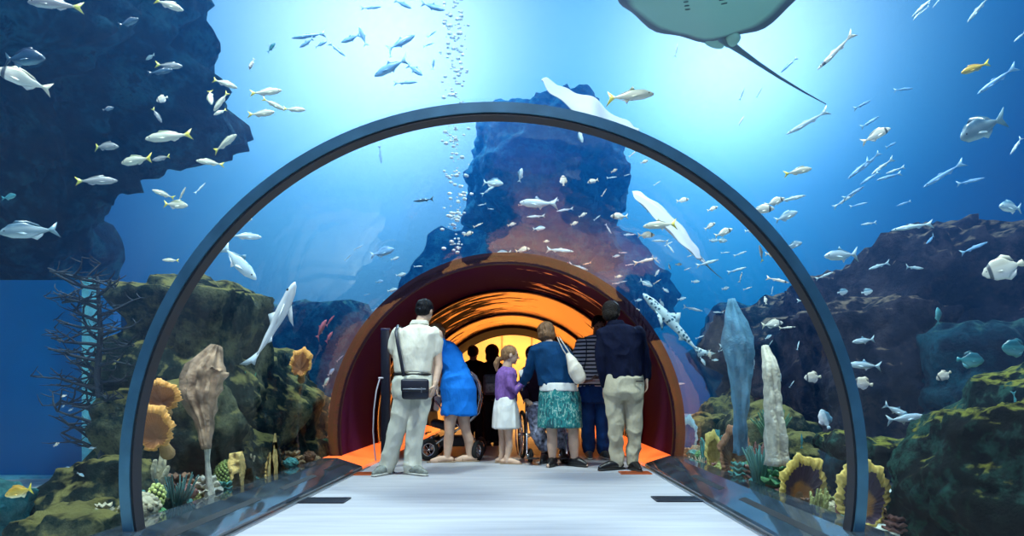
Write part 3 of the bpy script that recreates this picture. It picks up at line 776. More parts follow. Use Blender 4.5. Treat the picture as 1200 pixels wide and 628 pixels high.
ribbed_sponge([P(868, 530, 5.3), P(868, 492, 5.2), P(868, 440, 5.2), P(863, 400, 5.2), P(857, 350, 5.2)], [0.06, 0.05, 0.09, 0.13, 0.03], mat('blue_grey_reflection', (0.12, 0.32, 0.46), 0.8, var=0.3, scale=8, bump=0.5), 'tall pale blue-grey reflection built as a column curving up the right glass', 'reflection_column', fl=5, amp=0.15)  # faint bluish reflection in the glass, built as a solid column

# ball cluster: bead-like yellow-green polyps
def polyp_cluster(px, py, D, w, h, m, label, n, seed, name):
    D = adj(px, D, 0.12); rnd = random.Random(seed); s = D / F; c = P(px, py, D)
    bm = bmesh.new(); add_ellipsoid(bm, c + Vector((0, 0.03, 0)), (w * s * 0.4, w * s * 0.4, h * s * 0.42), sub=3)
    t = empty(name, c - Vector((0, 0, h * s / 2))); tag(t, label, 'coral')
    for v in bm.verts: outside(v.co, 0.02)
    obj('core', bm, mat('polyp_core', (0.04, 0.07, 0.03), 0.9), t)
    bm = bmesh.new()
    for i in range(n):
        k = (i + 0.5) / n; ph = math.acos(1 - 2 * k); th = math.pi * (1 + 5 ** 0.5) * i
        d = Vector((math.cos(th) * math.sin(ph), math.sin(th) * math.sin(ph), math.cos(ph)))
        r = w * s * rnd.uniform(0.09, 0.13) * math.sqrt(46 / n)
        p = c + Vector((d.x * w * s * .42, .03 + d.y * w * s * .42, d.z * h * s * .45)); outside(p, 0.04)
        add_ellipsoid(bm, p, (r, r, r * 1.25), sub=2)
    o = obj('polyps', bm, m, t); o['kind'] = 'stuff'
    return t
LM = mat('lime_polyp', (0.62, 0.70, 0.22), 0.5, var=0.3, scale=20)
polyp_cluster(180, 582, 3.35, 20, 30, LM, 'cluster of lime-yellow bead-like polyps near the left leg of the hoop', 46, 1, 'bead_coral')
polyp_cluster(264, 562, 4.2, 34, 48, mat('anemone_green', (0.22, 0.30, 0.08), 0.8, var=0.7, scale=14), 'knobbly green coral head above the left curb', 260, 2, 'knob_coral')


# anemone tuft
def tuft(px, py, D, w, h, m, label, n, seed, name='soft_coral', cat='coral'):
    D = adj(px, D, 0.12); rnd = random.Random(seed); s = D / F; c = P(px, py + h / 2, D); bm = bmesh.new()
    for i in range(n):
        a = rnd.uniform(-1, 1); b = rnd.uniform(-1, 1); hh = h * s * rnd.uniform(.6, 1)
        p0 = c + Vector((a * w * s * .12, b * .04, 0)); p1 = c + Vector((a * w * s * .3, b * .08, hh * .6)); p2 = c + Vector((a * w * s * .5, b * .12, hh))
        r = w * s * 0.03 + 0.002
        pp = [p0, p1, p2]
        for q in pp: outside(q, 0.03)
        add_tube(bm, pp, [r, r * .8, r * .5], 6)
    o = based(name, bm, m, c); tag(o, label, cat); return o
tuft(208, 580, 3.5, 40, 50, mat('dim_teal_coral', (0.05, 0.16, 0.15), 0.8), 'dim teal feathery coral between bead coral and pale flower coral', 46, 4)
tuft(430 - 145, 460, 5.2, 26, 50, mat('green_coral', (0.12, 0.38, 0.2), 0.8), 'green feathery coral on the left reef at mid height', 34, 5)
tuft(890, 545, 4.8, 40, 46, mat('teal_coral', (0.12, 0.34, 0.30), 0.8), 'teal bushy coral between brown plate and amber cup', 50, 6)
tuft(905, 500, 5.6, 46, 40, mat('green_coral2', (0.14, 0.32, 0.18), 0.8), 'green bushy coral on the rock behind the pale column', 46, 7)
tuft(822, 545, 5.4, 24, 22, CR, 'white lacy coral tuft at the foot of the blue plate', 40, 8)

# black coral tree, left of the reef
rnd = random.Random(9)
tree = bmesh.new()
def branch(p, d, r, L_, dep):
    pts = [p]; n = 4
    for i in range(n):
        d = (d + Vector((rnd.uniform(-.4, .4), rnd.uniform(-.3, .3), rnd.uniform(-.15, .3)))).normalized()
        pts.append(pts[-1] + d * L_ / n)
    add_tube(tree, pts, [r * (1 - .6 * i / n) for i in range(n + 1)], 5)
    if dep > 0:
        for k in range(4 if dep > 1 else 3):
            q = pts[rnd.randint(1, n)]
            sgn = -1 if rnd.random() < .55 else 1
            branch(q, Vector((sgn * rnd.uniform(.6, 1), rnd.uniform(-.4, .4), rnd.uniform(-.25, .6))).normalized(), r * .55, L_ * .55, dep - 1)
tb = P(120, 560, 4.4)
top = P(114, 325, 4.4)
mid = [tb, P(122, 500, 4.4), P(114, 440, 4.4), P(118, 390, 4.4), top]
add_tube(tree, mid, [.035, .03, .024, .018, .01], 8)
for k in range(30):
    f = 0.10 + 0.88 * k / 29; i = min(int(f * 4), 3); q = mid[i].lerp(mid[i + 1], f * 4 - i)
    branch(q, Vector((-1 if k % 3 else 1, rnd.uniform(-.4, .2), rnd.uniform(-.1, .35))).normalized(), .016, .30 if k % 3 else .2, 2)
bt = based('black_coral', tree, mat('black_coral', (0.006, 0.02, 0.035), 0.7), tb); tag(bt, 'dark branching coral tree between the blue window and the left reef', 'coral')

# small growths crowding the foot of the glass on both sides
PAL = [mat('growth_olive', (0.30, 0.32, 0.10), .85, var=.5, scale=20, bump=.7), mat('growth_tan', (0.42, 0.28, 0.14), .85, var=.4, scale=20, bump=.7), mat('growth_teal', (0.08, 0.32, 0.30), .85, var=.5, scale=20, bump=.7),
       mat('growth_rose', (0.28, 0.13, 0.11), .85, var=.4, scale=20, bump=.7), mat('growth_cream', (0.50, 0.46, 0.30), .85, var=.4, scale=20, bump=.7), mat('growth_brown', (0.22, 0.12, 0.07), .85, var=.5, scale=20, bump=.7), mat('growth_green', (0.12, 0.35, 0.14), .85, var=.5, scale=20, bump=.7)]
def growth(c, r, m, kind, seed):
    rnd = random.Random(seed); bm = bmesh.new()
    if kind == 0:      # lumpy head
        add_ellipsoid(bm, c, (r, r, r * .8), sub=3)
        for i in range(60):
            d = Vector((rnd.gauss(0, 1), rnd.gauss(0, 1), abs(rnd.gauss(0, 1)))).normalized()
            add_ellipsoid(bm, c + Vector((d.x * r, d.y * r, d.z * r * .8)) * .95, (r * rnd.uniform(.10, .22),) * 3, sub=1)
    elif kind == 1:    # fingers
        for i in range(9):
            a = Vector((rnd.uniform(-.6, .6), rnd.uniform(-.6, .6), 0)) * r; h = r * rnd.uniform(1.2, 2.4)
            add_tube(bm, [c + a - Vector((0, 0, r * .4)), c + a * 1.5 + Vector((0, 0, h * .5)), c + a * 1.9 + Vector((rnd.uniform(-.2, .2) * r, 0, h))], [r * .24, r * .2, r * .12], 7)
    else:              # stacked ruffled plates
        for q in range(3):
            z = q * r * .5 - r * .2; n = 28; rr = r * (1.15 - .22 * q); o_ = Vector((rnd.uniform(-.2, .2) * r, rnd.uniform(-.2, .2) * r, z))
            top = [bm.verts.new(c + o_ + Vector((rr * math.cos(t) * (1 + .14 * math.sin(5 * t + q)), rr * math.sin(t) * (1 + .14 * math.sin(5 * t + q)), r * .16 * math.sin(7 * t + seed) + r * .12))) for t in [2 * math.pi * i / n for i in range(n)]]
            bot = [bm.verts.new(v.co - Vector((0, 0, r * .10))) for v in top]
            a = bm.verts.new(c + o_); b = bm.verts.new(c + o_ - Vector((0, 0, r * .45)))
            for i in range(n):
                k = (i + 1) % n; bm.faces.new((top[i], top[k], a)); bm.faces.new((bot[k], bot[i], b)); bm.faces.new((top[i], bot[i], bot[k], top[k]))
    for v in bm.verts: outside(v.co, 0.03)
    return bm
for side, n, lab, grp in ((-1, 46, 'small lumpy, fingered or plate-like coral at the foot of the left glass', 'small corals along the left curb'), (1, 46, 'small lumpy, fingered or plate-like coral at the foot of the right glass', 'small corals along the right curb')):
    rnd = random.Random(5 + side)
    for i in range(n):
        y = 3.35 + (7.6 - 3.35) * (i + rnd.random()) / n
        r = rnd.uniform(.05, .12); x = GL_OUT + .05 + r + abs(rnd.gauss(0, .10)) + (0.0 if i % 3 else .14)
        z = rnd.uniform(.06, .16) + (.07 if i % 3 == 0 else 0)
        if side > 0 and y < 4.6: r *= .6; z = .05
        if side > 0 and y < 4.4 and z > .2: z = .12
        k = rnd.choice((0, 0, 1, 2, 2)); c = Vector((side * x, y, z))
        o = based(('coral_head', 'finger_coral', 'plate_coral')[k], growth(c, r, None, k, i), rnd.choice(PAL), (c.x, c.y, c.z - r))
        tag(o, lab, 'coral', grp)

c = P(243, 572, adj(243, 3.8, 0.1)); fc = based('flower_coral', growth(c, .085, None, 2, 3), CR, (c.x, c.y, c.z - .05)); tag(fc, 'pale cream flower-like coral at the foot of the thin stem', 'coral')
# ------------------------------------------------------------------ fish
def fish_mat(name, back, side, belly, tail, stripe=None, rough=0.35, tail_at=-0.30):
    """own colouring of a fish: dark back, bright side, pale belly, tinted tail; local x runs tail to head (length 1)"""
    m, t = nt(name); L = t.links.new
    out = N(t, 'ShaderNodeOutputMaterial'); b = N(t, 'ShaderNodeBsdfPrincipled'); L(b.outputs[0], out.inputs[0])
    tc = N(t, 'ShaderNodeTexCoord'); sp = N(t, 'ShaderNodeSeparateXYZ'); L(tc.outputs['Object'], sp.inputs[0])
    nz = N(t, 'ShaderNodeTexNoise'); nz.inputs['Scale'].default_value = 22; L(tc.outputs['Object'], nz.inputs['Vector'])
    a = N(t, 'ShaderNodeMath', operation='MULTIPLY_ADD'); L(nz.outputs[0], a.inputs[0]); a.inputs[1].default_value = 0.05; L(sp.outputs['Z'], a.inputs[2])
    mr = N(t, 'ShaderNodeMapRange'); L(a.outputs[0], mr.inputs[0]); mr.inputs[1].default_value = -0.15; mr.inputs[2].default_value = 0.20
    c = ramp(t, mr.outputs[0], [(0.1, belly), (0.38, side), (0.66, side), (0.85, back)])
    if stripe:
        g_ = N(t, 'ShaderNodeMapRange'); L(sp.outputs['X'], g_.inputs[0]); g_.inputs[1].default_value = -0.5; g_.inputs[2].default_value = 0.5
        f = ramp(t, g_.outputs[0], [(0.0, (0, 0, 0)), (0.78, (0, 0, 0)), (0.80, (1, 1, 1)), (0.86, (1, 1, 1)), (0.88, (0, 0, 0))])
        mx = N(t, 'ShaderNodeMix', data_type='RGBA'); L(f, mx.inputs[0]); L(c, mx.inputs[6]); mx.inputs[7].default_value = (*stripe, 1); c = mx.outputs[2]
    tm = N(t, 'ShaderNodeMapRange'); L(sp.outputs['X'], tm.inputs[0]); tm.inputs[1].default_value = tail_at; tm.inputs[2].default_value = tail_at - 0.08
    m2 = N(t, 'ShaderNodeMix', data_type='RGBA'); L(tm.outputs[0], m2.inputs[0]); L(c, m2.inputs[6]); m2.inputs[7].default_value = (*tail, 1)
    L(m2.outputs[2], b.inputs['Base Color']); b.inputs['Roughness'].default_value = rough; b.inputs['Specular IOR Level'].default_value = 0.7
    return m

def curve(tbl, x):
    for (a, b), (c, d) in zip(tbl, tbl[1:]):
        if x <= c:
            q = (x - a) / (c - a); q = q * q * (3 - 2 * q)
            return b + (d - b) * q
    return tbl[-1][1]

def fish_meshes(up, dn, wd, tail, dorsal, belly, pect, bend=0.0, nx=22, seg=14):
    """unit-length fish along +x (head at +0.5); returns meshes for body and fins"""
    def B(x): return bend * (0.5 - x) ** 2 * 0.5
    bm = bmesh.new(); rings = []
    x0, x1 = -0.34, 0.5
    for i in range(nx + 1):
        x = x0 + (x1 - x0) * i / nx
        u, d, w_ = curve(up, x), curve(dn, x), curve(wd, x)
        r = []
        for j in range(seg):
            th = 2 * math.pi * j / seg; c_, s_ = math.cos(th), math.sin(th)
            r.append(bm.verts.new((x, w_ * math.copysign(abs(c_) ** 0.85, c_) + B(x), (u if s_ > 0 else d) * s_)))
        rings.append(r)
    for i in range(nx):
        for j in range(seg): bm.faces.new((rings[i][j], rings[i + 1][j], rings[i + 1][(j + 1) % seg], rings[i][(j + 1) % seg]))
    bm.faces.new(rings[0]); bm.faces.new(list(reversed(rings[-1])))
    body = bmesh_to(bm, 'body')
    def fin(outline, th=0.006, y=0.0, tilt=0.0):
        b2 = bmesh.new(); A, C = [], []
        cx = sum(p[0] for p in outline) / len(outline); cz = sum(p[1] for p in outline) / len(outline)
        for s_, LST in ((1, A), (-1, C)):
            for (x, z) in outline:
                v = Vector((x, s_ * th * 0.5, z))
                if tilt:
                    v -= Vector((outline[0][0], 0, outline[0][1])); v = Matrix.Rotation(tilt, 3, 'X') @ v; v += Vector((outline[0][0], 0, outline[0][1]))
                v.y += y + B(x); LST.append(b2.verts.new(v))
        n = len(outline)
        ca = b2.verts.new((cx, y + th * 0.5 + B(cx), cz)); cc = b2.verts.new((cx, y - th * 0.5 + B(cx), cz))
        if tilt:
            bm_ = sum((v.co for v in A), Vector()) / n; ca.co = bm_; cc.co = sum((v.co for v in C), Vector()) / n
        for i in range(n):
            k = (i + 1) % n
            b2.faces.new((A[i], A[k], ca)); b2.faces.new((C[k], C[i], cc)); b2.faces.new((A[i], C[i], C[k], A[k]))
        bmesh.ops.recalc_face_normals(b2, faces=b2.faces)
        return bmesh_to(b2, 'fin')
    out = [('body', body)]
    out.append(('tail_fin', fin(tail, 0.010)))
    if dorsal: out.append(('dorsal_fin', fin(dorsal, 0.008)))
    if belly: out.append(('anal_fin', fin(belly, 0.008)))
    if pect:
        y = curve(wd, pect[0][0])
        for sgn in (1, -1): out.append(('pectoral_fin', fin(pect, 0.006, y * 0.9 * sgn, R(35) * sgn)))
    ex = 0.40; ez = curve(up, ex) * 0.28
    for sgn in (1, -1):
        b2 = bmesh.new(); add_ellipsoid(b2, (ex, sgn * (curve(wd, ex) * 0.86) + B(ex), ez), (0.016, 0.010, 0.016), sub=2)
        out.append(('eye', bmesh_to(b2, 'eye')))
    return out
def bmesh_to(bm, n):
    me = bpy.data.meshes.new(n); bm.normal_update(); bm.to_mesh(me); bm.free()
    for p in me.polygons: p.use_smooth = True
    return me
FORK = [(-0.31, 0.02), (-0.38, 0.05), (-0.50, 0.125), (-0.455, 0.04), (-0.43, 0.0), (-0.455, -0.04), (-0.50, -0.125), (-0.38, -0.05), (-0.31, -0.02)]
FORKB = [(-0.31, 0.02), (-0.37, 0.06), (-0.50, 0.17), (-0.46, 0.06), (-0.43, 0.0), (-0.46, -0.06), (-0.50, -0.17), (-0.37, -0.06), (-0.31, -0.02)]
FAN = [(-0.31, 0.03), (-0.40, 0.08), (-0.48, 0.10), (-0.50, 0.04), (-0.50, -0.04), (-0.48, -0.10), (-0.40, -0.08), (-0.31, -0.03)]
SH = {}
SH['snapper'] = dict(up=[(-.34, .022), (-.2, .05), (.1, .115), (.3, .105), (.45, .05), (.5, .012)], dn=[(-.34, .022), (-.2, .05), (.1, .10), (.3, .09), (.45, .045), (.5, .012)], wd=[(-.34, .01), (0, .05), (.25, .06), (.45, .03), (.5, .01)],
     tail=FORK, dorsal=[(.25, .10), (.18, .155), (0, .135), (-.16, .085), (-.22, .045), (0, .09)], belly=[(-.02, -.085), (-.10, -.12), (-.2, -.075), (-.22, -.04)], pect=[(.24, -.03), (.10, -.075), (.07, -.04), (.14, -.01)])
SH['bream'] = dict(up=[(-.34, .028), (-.2, .075), (.08, .19), (.28, .17), (.43, .09), (.5, .02)], dn=[(-.34, .028), (-.2, .07), (.05, .15), (.28, .13), (.43, .07), (.5, .02)], wd=[(-.34, .012), (0, .06), (.25, .075), (.45, .035), (.5, .012)],
     tail=FORKB, dorsal=[(.27, .165), (.18, .235), (0, .215), (-.18, .13), (-.24, .06), (0, .17)], belly=[(.0, -.14), (-.10, -.20), (-.2, -.12), (-.24, -.05)], pect=[(.22, -.04), (.04, -.12), (.02, -.07), (.12, -.02)])
SH['slim'] = dict(up=[(-.34, .014), (-.1, .045), (.2, .06), (.42, .035), (.5, .006)], dn=[(-.34, .014), (-.1, .045), (.2, .06), (.42, .03), (.5, .006)], wd=[(-.34, .008), (0, .035), (.25, .04), (.45, .02), (.5, .006)],
     tail=FORK, dorsal=[(.12, .055), (.05, .09), (-.05, .06), (0, .05)], belly=[(-.08, -.045), (-.14, -.08), (-.22, -.04)], pect=[(.26, -.01), (.14, -.05), (.12, -.02)])
SH['round'] = dict(up=[(-.34, .04), (-.25, .12), (0, .31), (.2, .30), (.40, .16), (.5, .03)], dn=[(-.34, .04), (-.25, .12), (0, .29), (.2, .27), (.40, .15), (.5, .03)], wd=[(-.34, .012), (0, .06), (.25, .065), (.45, .03), (.5, .01)],
     tail=FAN, dorsal=[(.1, .30), (-.05, .37), (-.22, .28), (-.28, .12), (-.1, .24)], belly=[(.05, -.28), (-.07, -.35), (-.22, -.26), (-.28, -.11)], pect=[(.2, -.03), (.06, -.09), (.06, -.02), (.12, .01)])
SH['jack'] = dict(up=[(-.34, .014), (-.2, .045), (.05, .115), (.28, .11), (.43, .06), (.5, .015)], dn=[(-.34, .014), (-.2, .045), (.05, .11), (.28, .10), (.43, .055), (.5, .015)], wd=[(-.34, .010), (0, .045), (.25, .055), (.45, .03), (.5, .01)],
     tail=FORKB, dorsal=[(.10, .11), (.04, .20), (-.03, .12), (-.25, .05), (0, .08)], belly=[(.0, -.10), (-.05, -.17), (-.10, -.10), (-.25, -.04)], pect=[(.24, -.02), (.06, -.08), (.05, -.045), (.14, -.01)])
SH['reflection_shark'] = dict(up=[(-.34, .012), (-.1, .045), (.15, .065), (.35, .05), (.46, .025), (.5, .006)], dn=[(-.34, .012), (-.1, .035), (.15, .05), (.35, .045), (.46, .03), (.5, .006)], wd=[(-.34, .008), (-.1, .03), (.2, .055), (.38, .05), (.47, .03), (.5, .008)],
     tail=[(-.31, .01), (-.40, .05), (-.52, .12), (-.49, .04), (-.44, .0), (-.44, -.05), (-.38, -.02), (-.31, -.01)], dorsal=[(.14, .06), (.06, .15), (.02, .10), (-.02, .05), (.06, .05)], belly=[(-.10, -.03), (-.15, -.07), (-.2, -.025)], pect=[(.26, -.03), (.06, -.14), (.10, -.08), (.16, -.03)])
def spotted():
    m, t = nt('spotted_skin'); L = t.links.new
    out = N(t, 'ShaderNodeOutputMaterial'); b = N(t, 'ShaderNodeBsdfPrincipled'); L(b.outputs[0], out.inputs[0])
    tc = N(t, 'ShaderNodeTexCoord'); v = N(t, 'ShaderNodeTexVoronoi'); v.inputs['Scale'].default_value = 26; L(tc.outputs['Object'], v.inputs['Vector'])
    L(ramp(t, v.outputs['Distance'], [(.30, (.02, .12, .20)), (.42, (.62, .82, .86))]), b.inputs['Base Color']); b.inputs['Roughness'].default_value = .4
    return m
FM = {
 'spot': spotted(), 'white': fish_mat('pale_reflection_skin', (0.55, 0.68, 0.74), (0.82, 0.88, 0.90), (0.96, 0.97, 0.98), (0.65, 0.78, 0.84)),
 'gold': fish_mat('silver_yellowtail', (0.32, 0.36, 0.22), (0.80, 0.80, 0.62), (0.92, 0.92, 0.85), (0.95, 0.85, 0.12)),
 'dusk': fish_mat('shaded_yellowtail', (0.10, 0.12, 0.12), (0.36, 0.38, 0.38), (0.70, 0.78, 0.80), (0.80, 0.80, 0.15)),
 'yellow': fish_mat('golden_yellow', (0.55, 0.32, 0.04), (0.80, 0.52, 0.06), (0.85, 0.80, 0.55), (0.95, 0.80, 0.05)),
 'silver': fish_mat('silver_blue', (0.12, 0.30, 0.42), (0.62, 0.80, 0.86), (0.95, 0.98, 1.0), (0.50, 0.70, 0.78)),
 'grey': fish_mat('grey_bream', (0.06, 0.14, 0.20), (0.24, 0.36, 0.40), (0.60, 0.75, 0.78), (0.20, 0.36, 0.42)),
 'dark': fish_mat('dark_bream', (0.01, 0.03, 0.07), (0.03, 0.09, 0.15), (0.15, 0.30, 0.38), (0.03, 0.08, 0.12)),
 'cream': fish_mat('cream_disc', (0.75, 0.70, 0.55), (0.92, 0.88, 0.74), (0.96, 0.94, 0.88), (0.85, 0.80, 0.60), stripe=(0.10, 0.12, 0.13)),
 'blue': fish_mat('haze_blue', (0.10, 0.28, 0.55), (0.22, 0.48, 0.78), (0.50, 0.78, 0.95), (0.30, 0.55, 0.75)),
 'teal': fish_mat('teal_green', (0.02, 0.14, 0.18), (0.06, 0.32, 0.36), (0.20, 0.60, 0.62), (0.05, 0.35, 0.40)),
 'pink': fish_mat('rosy', (0.45, 0.10, 0.16), (0.75, 0.22, 0.28), (0.90, 0.50, 0.50), (0.70, 0.20, 0.28)),
}
EYE = mat('fish_eye', (0.004, 0.004, 0.006), 0.1, var=0)
FMESH = {}
for k, v in SH.items():
    for b_ in (0, 1, 2): FMESH[k, b_] = fish_meshes(bend=(0.0, 0.35, -0.35)[b_], **v)
PROTO = {}
fcount = 0
def fish(kind, colr, px, py, ln, ang, D, label, group=None, cat='fish', yaw=None, simple=None):
    """fish seen at (px, py), ln pixels long, its head pointing ang degrees (0 right, 90 up)"""
    global fcount
    fcount += 1
    rnd = random.Random(fcount * 7 + 1)
    if yaw is None: yaw = rnd.uniform(-22, 22)
    D = max(D, exit_depth(px, py) + 0.25)
    Lw = ln * D / F / math.cos(R(yaw))
    # world size stays within 8 to 70 cm
    if Lw > 0.75: D *= 0.75 / Lw; D = max(D, exit_depth(px, py) + 0.22); Lw = ln * D / F / math.cos(R(yaw))
    c = P(px, py, D)
    rr = math.hypot(c.x, c.z - TZ); need = GL_OUT + 0.06 + Lw * 0.22
    a = R(ang)
    x = Vector((math.cos(a) * math.cos(R(yaw)), math.sin(R(yaw)), math.sin(a) * math.cos(R(yaw))))
    upv = Vector((0, 0, 1)) if abs(math.sin(a)) < 0.93 else Vector((-1 if math.cos(a) > 0 else 1, 0, 0.2))
    y = upv.cross(x).normalized(); z = x.cross(y).normalized()
    M = Matrix(((x.x, y.x, z.x), (x.y, y.y, z.y), (x.z, y.z, z.z))).to_4x4()
    bidx = rnd.randint(0, 2)
    if simple is None: simple = ln < 17
    key = (kind, colr, bidx)
    nm = {'snapper': 'yellowtail_fish', 'bream': 'bream', 'slim': 'slender_fish', 'round': 'batfish', 'jack': 'jackfish', 'reflection_shark': 'reflection_shark'}[kind] if not simple else 'small_fish'
    if simple:
        k2 = (kind, 'one', bidx)
        if k2 not in FMESH:
            bm = bmesh.new()
            for pn, me in FMESH[kind, bidx]:
                if pn != 'eye': bm.from_mesh(me)
            FMESH[k2] = bmesh_to(bm, 'small_fish')
        if (k2, colr) not in PROTO:
            me = FMESH[k2].copy(); me.materials.append(FM[colr]); PROTO[k2, colr] = me
        o = bpy.data.objects.new(nm, PROTO[k2, colr]); col.objects.link(o)
    else:
        if key not in PROTO:
            lst = []
            for pn, me in FMESH[kind, bidx]:
                me = me.copy(); me.materials.clear(); me.materials.append(EYE if pn == 'eye' else FM[colr]); lst.append((pn, me))
            PROTO[key] = lst
        lst = PROTO[key]
        o = bpy.data.objects.new(nm, lst[0][1]); col.objects.link(o)
        for pn, me in lst[1:]:
            ch = bpy.data.objects.new(pn, me); col.objects.link(ch); ch.parent = o
    o.rotation_mode = 'QUATERNION'; o.rotation_quaternion = M.to_quaternion(); o.location = c; o.scale = (Lw,) * 3
    tag(o, label, cat, group)
    return o

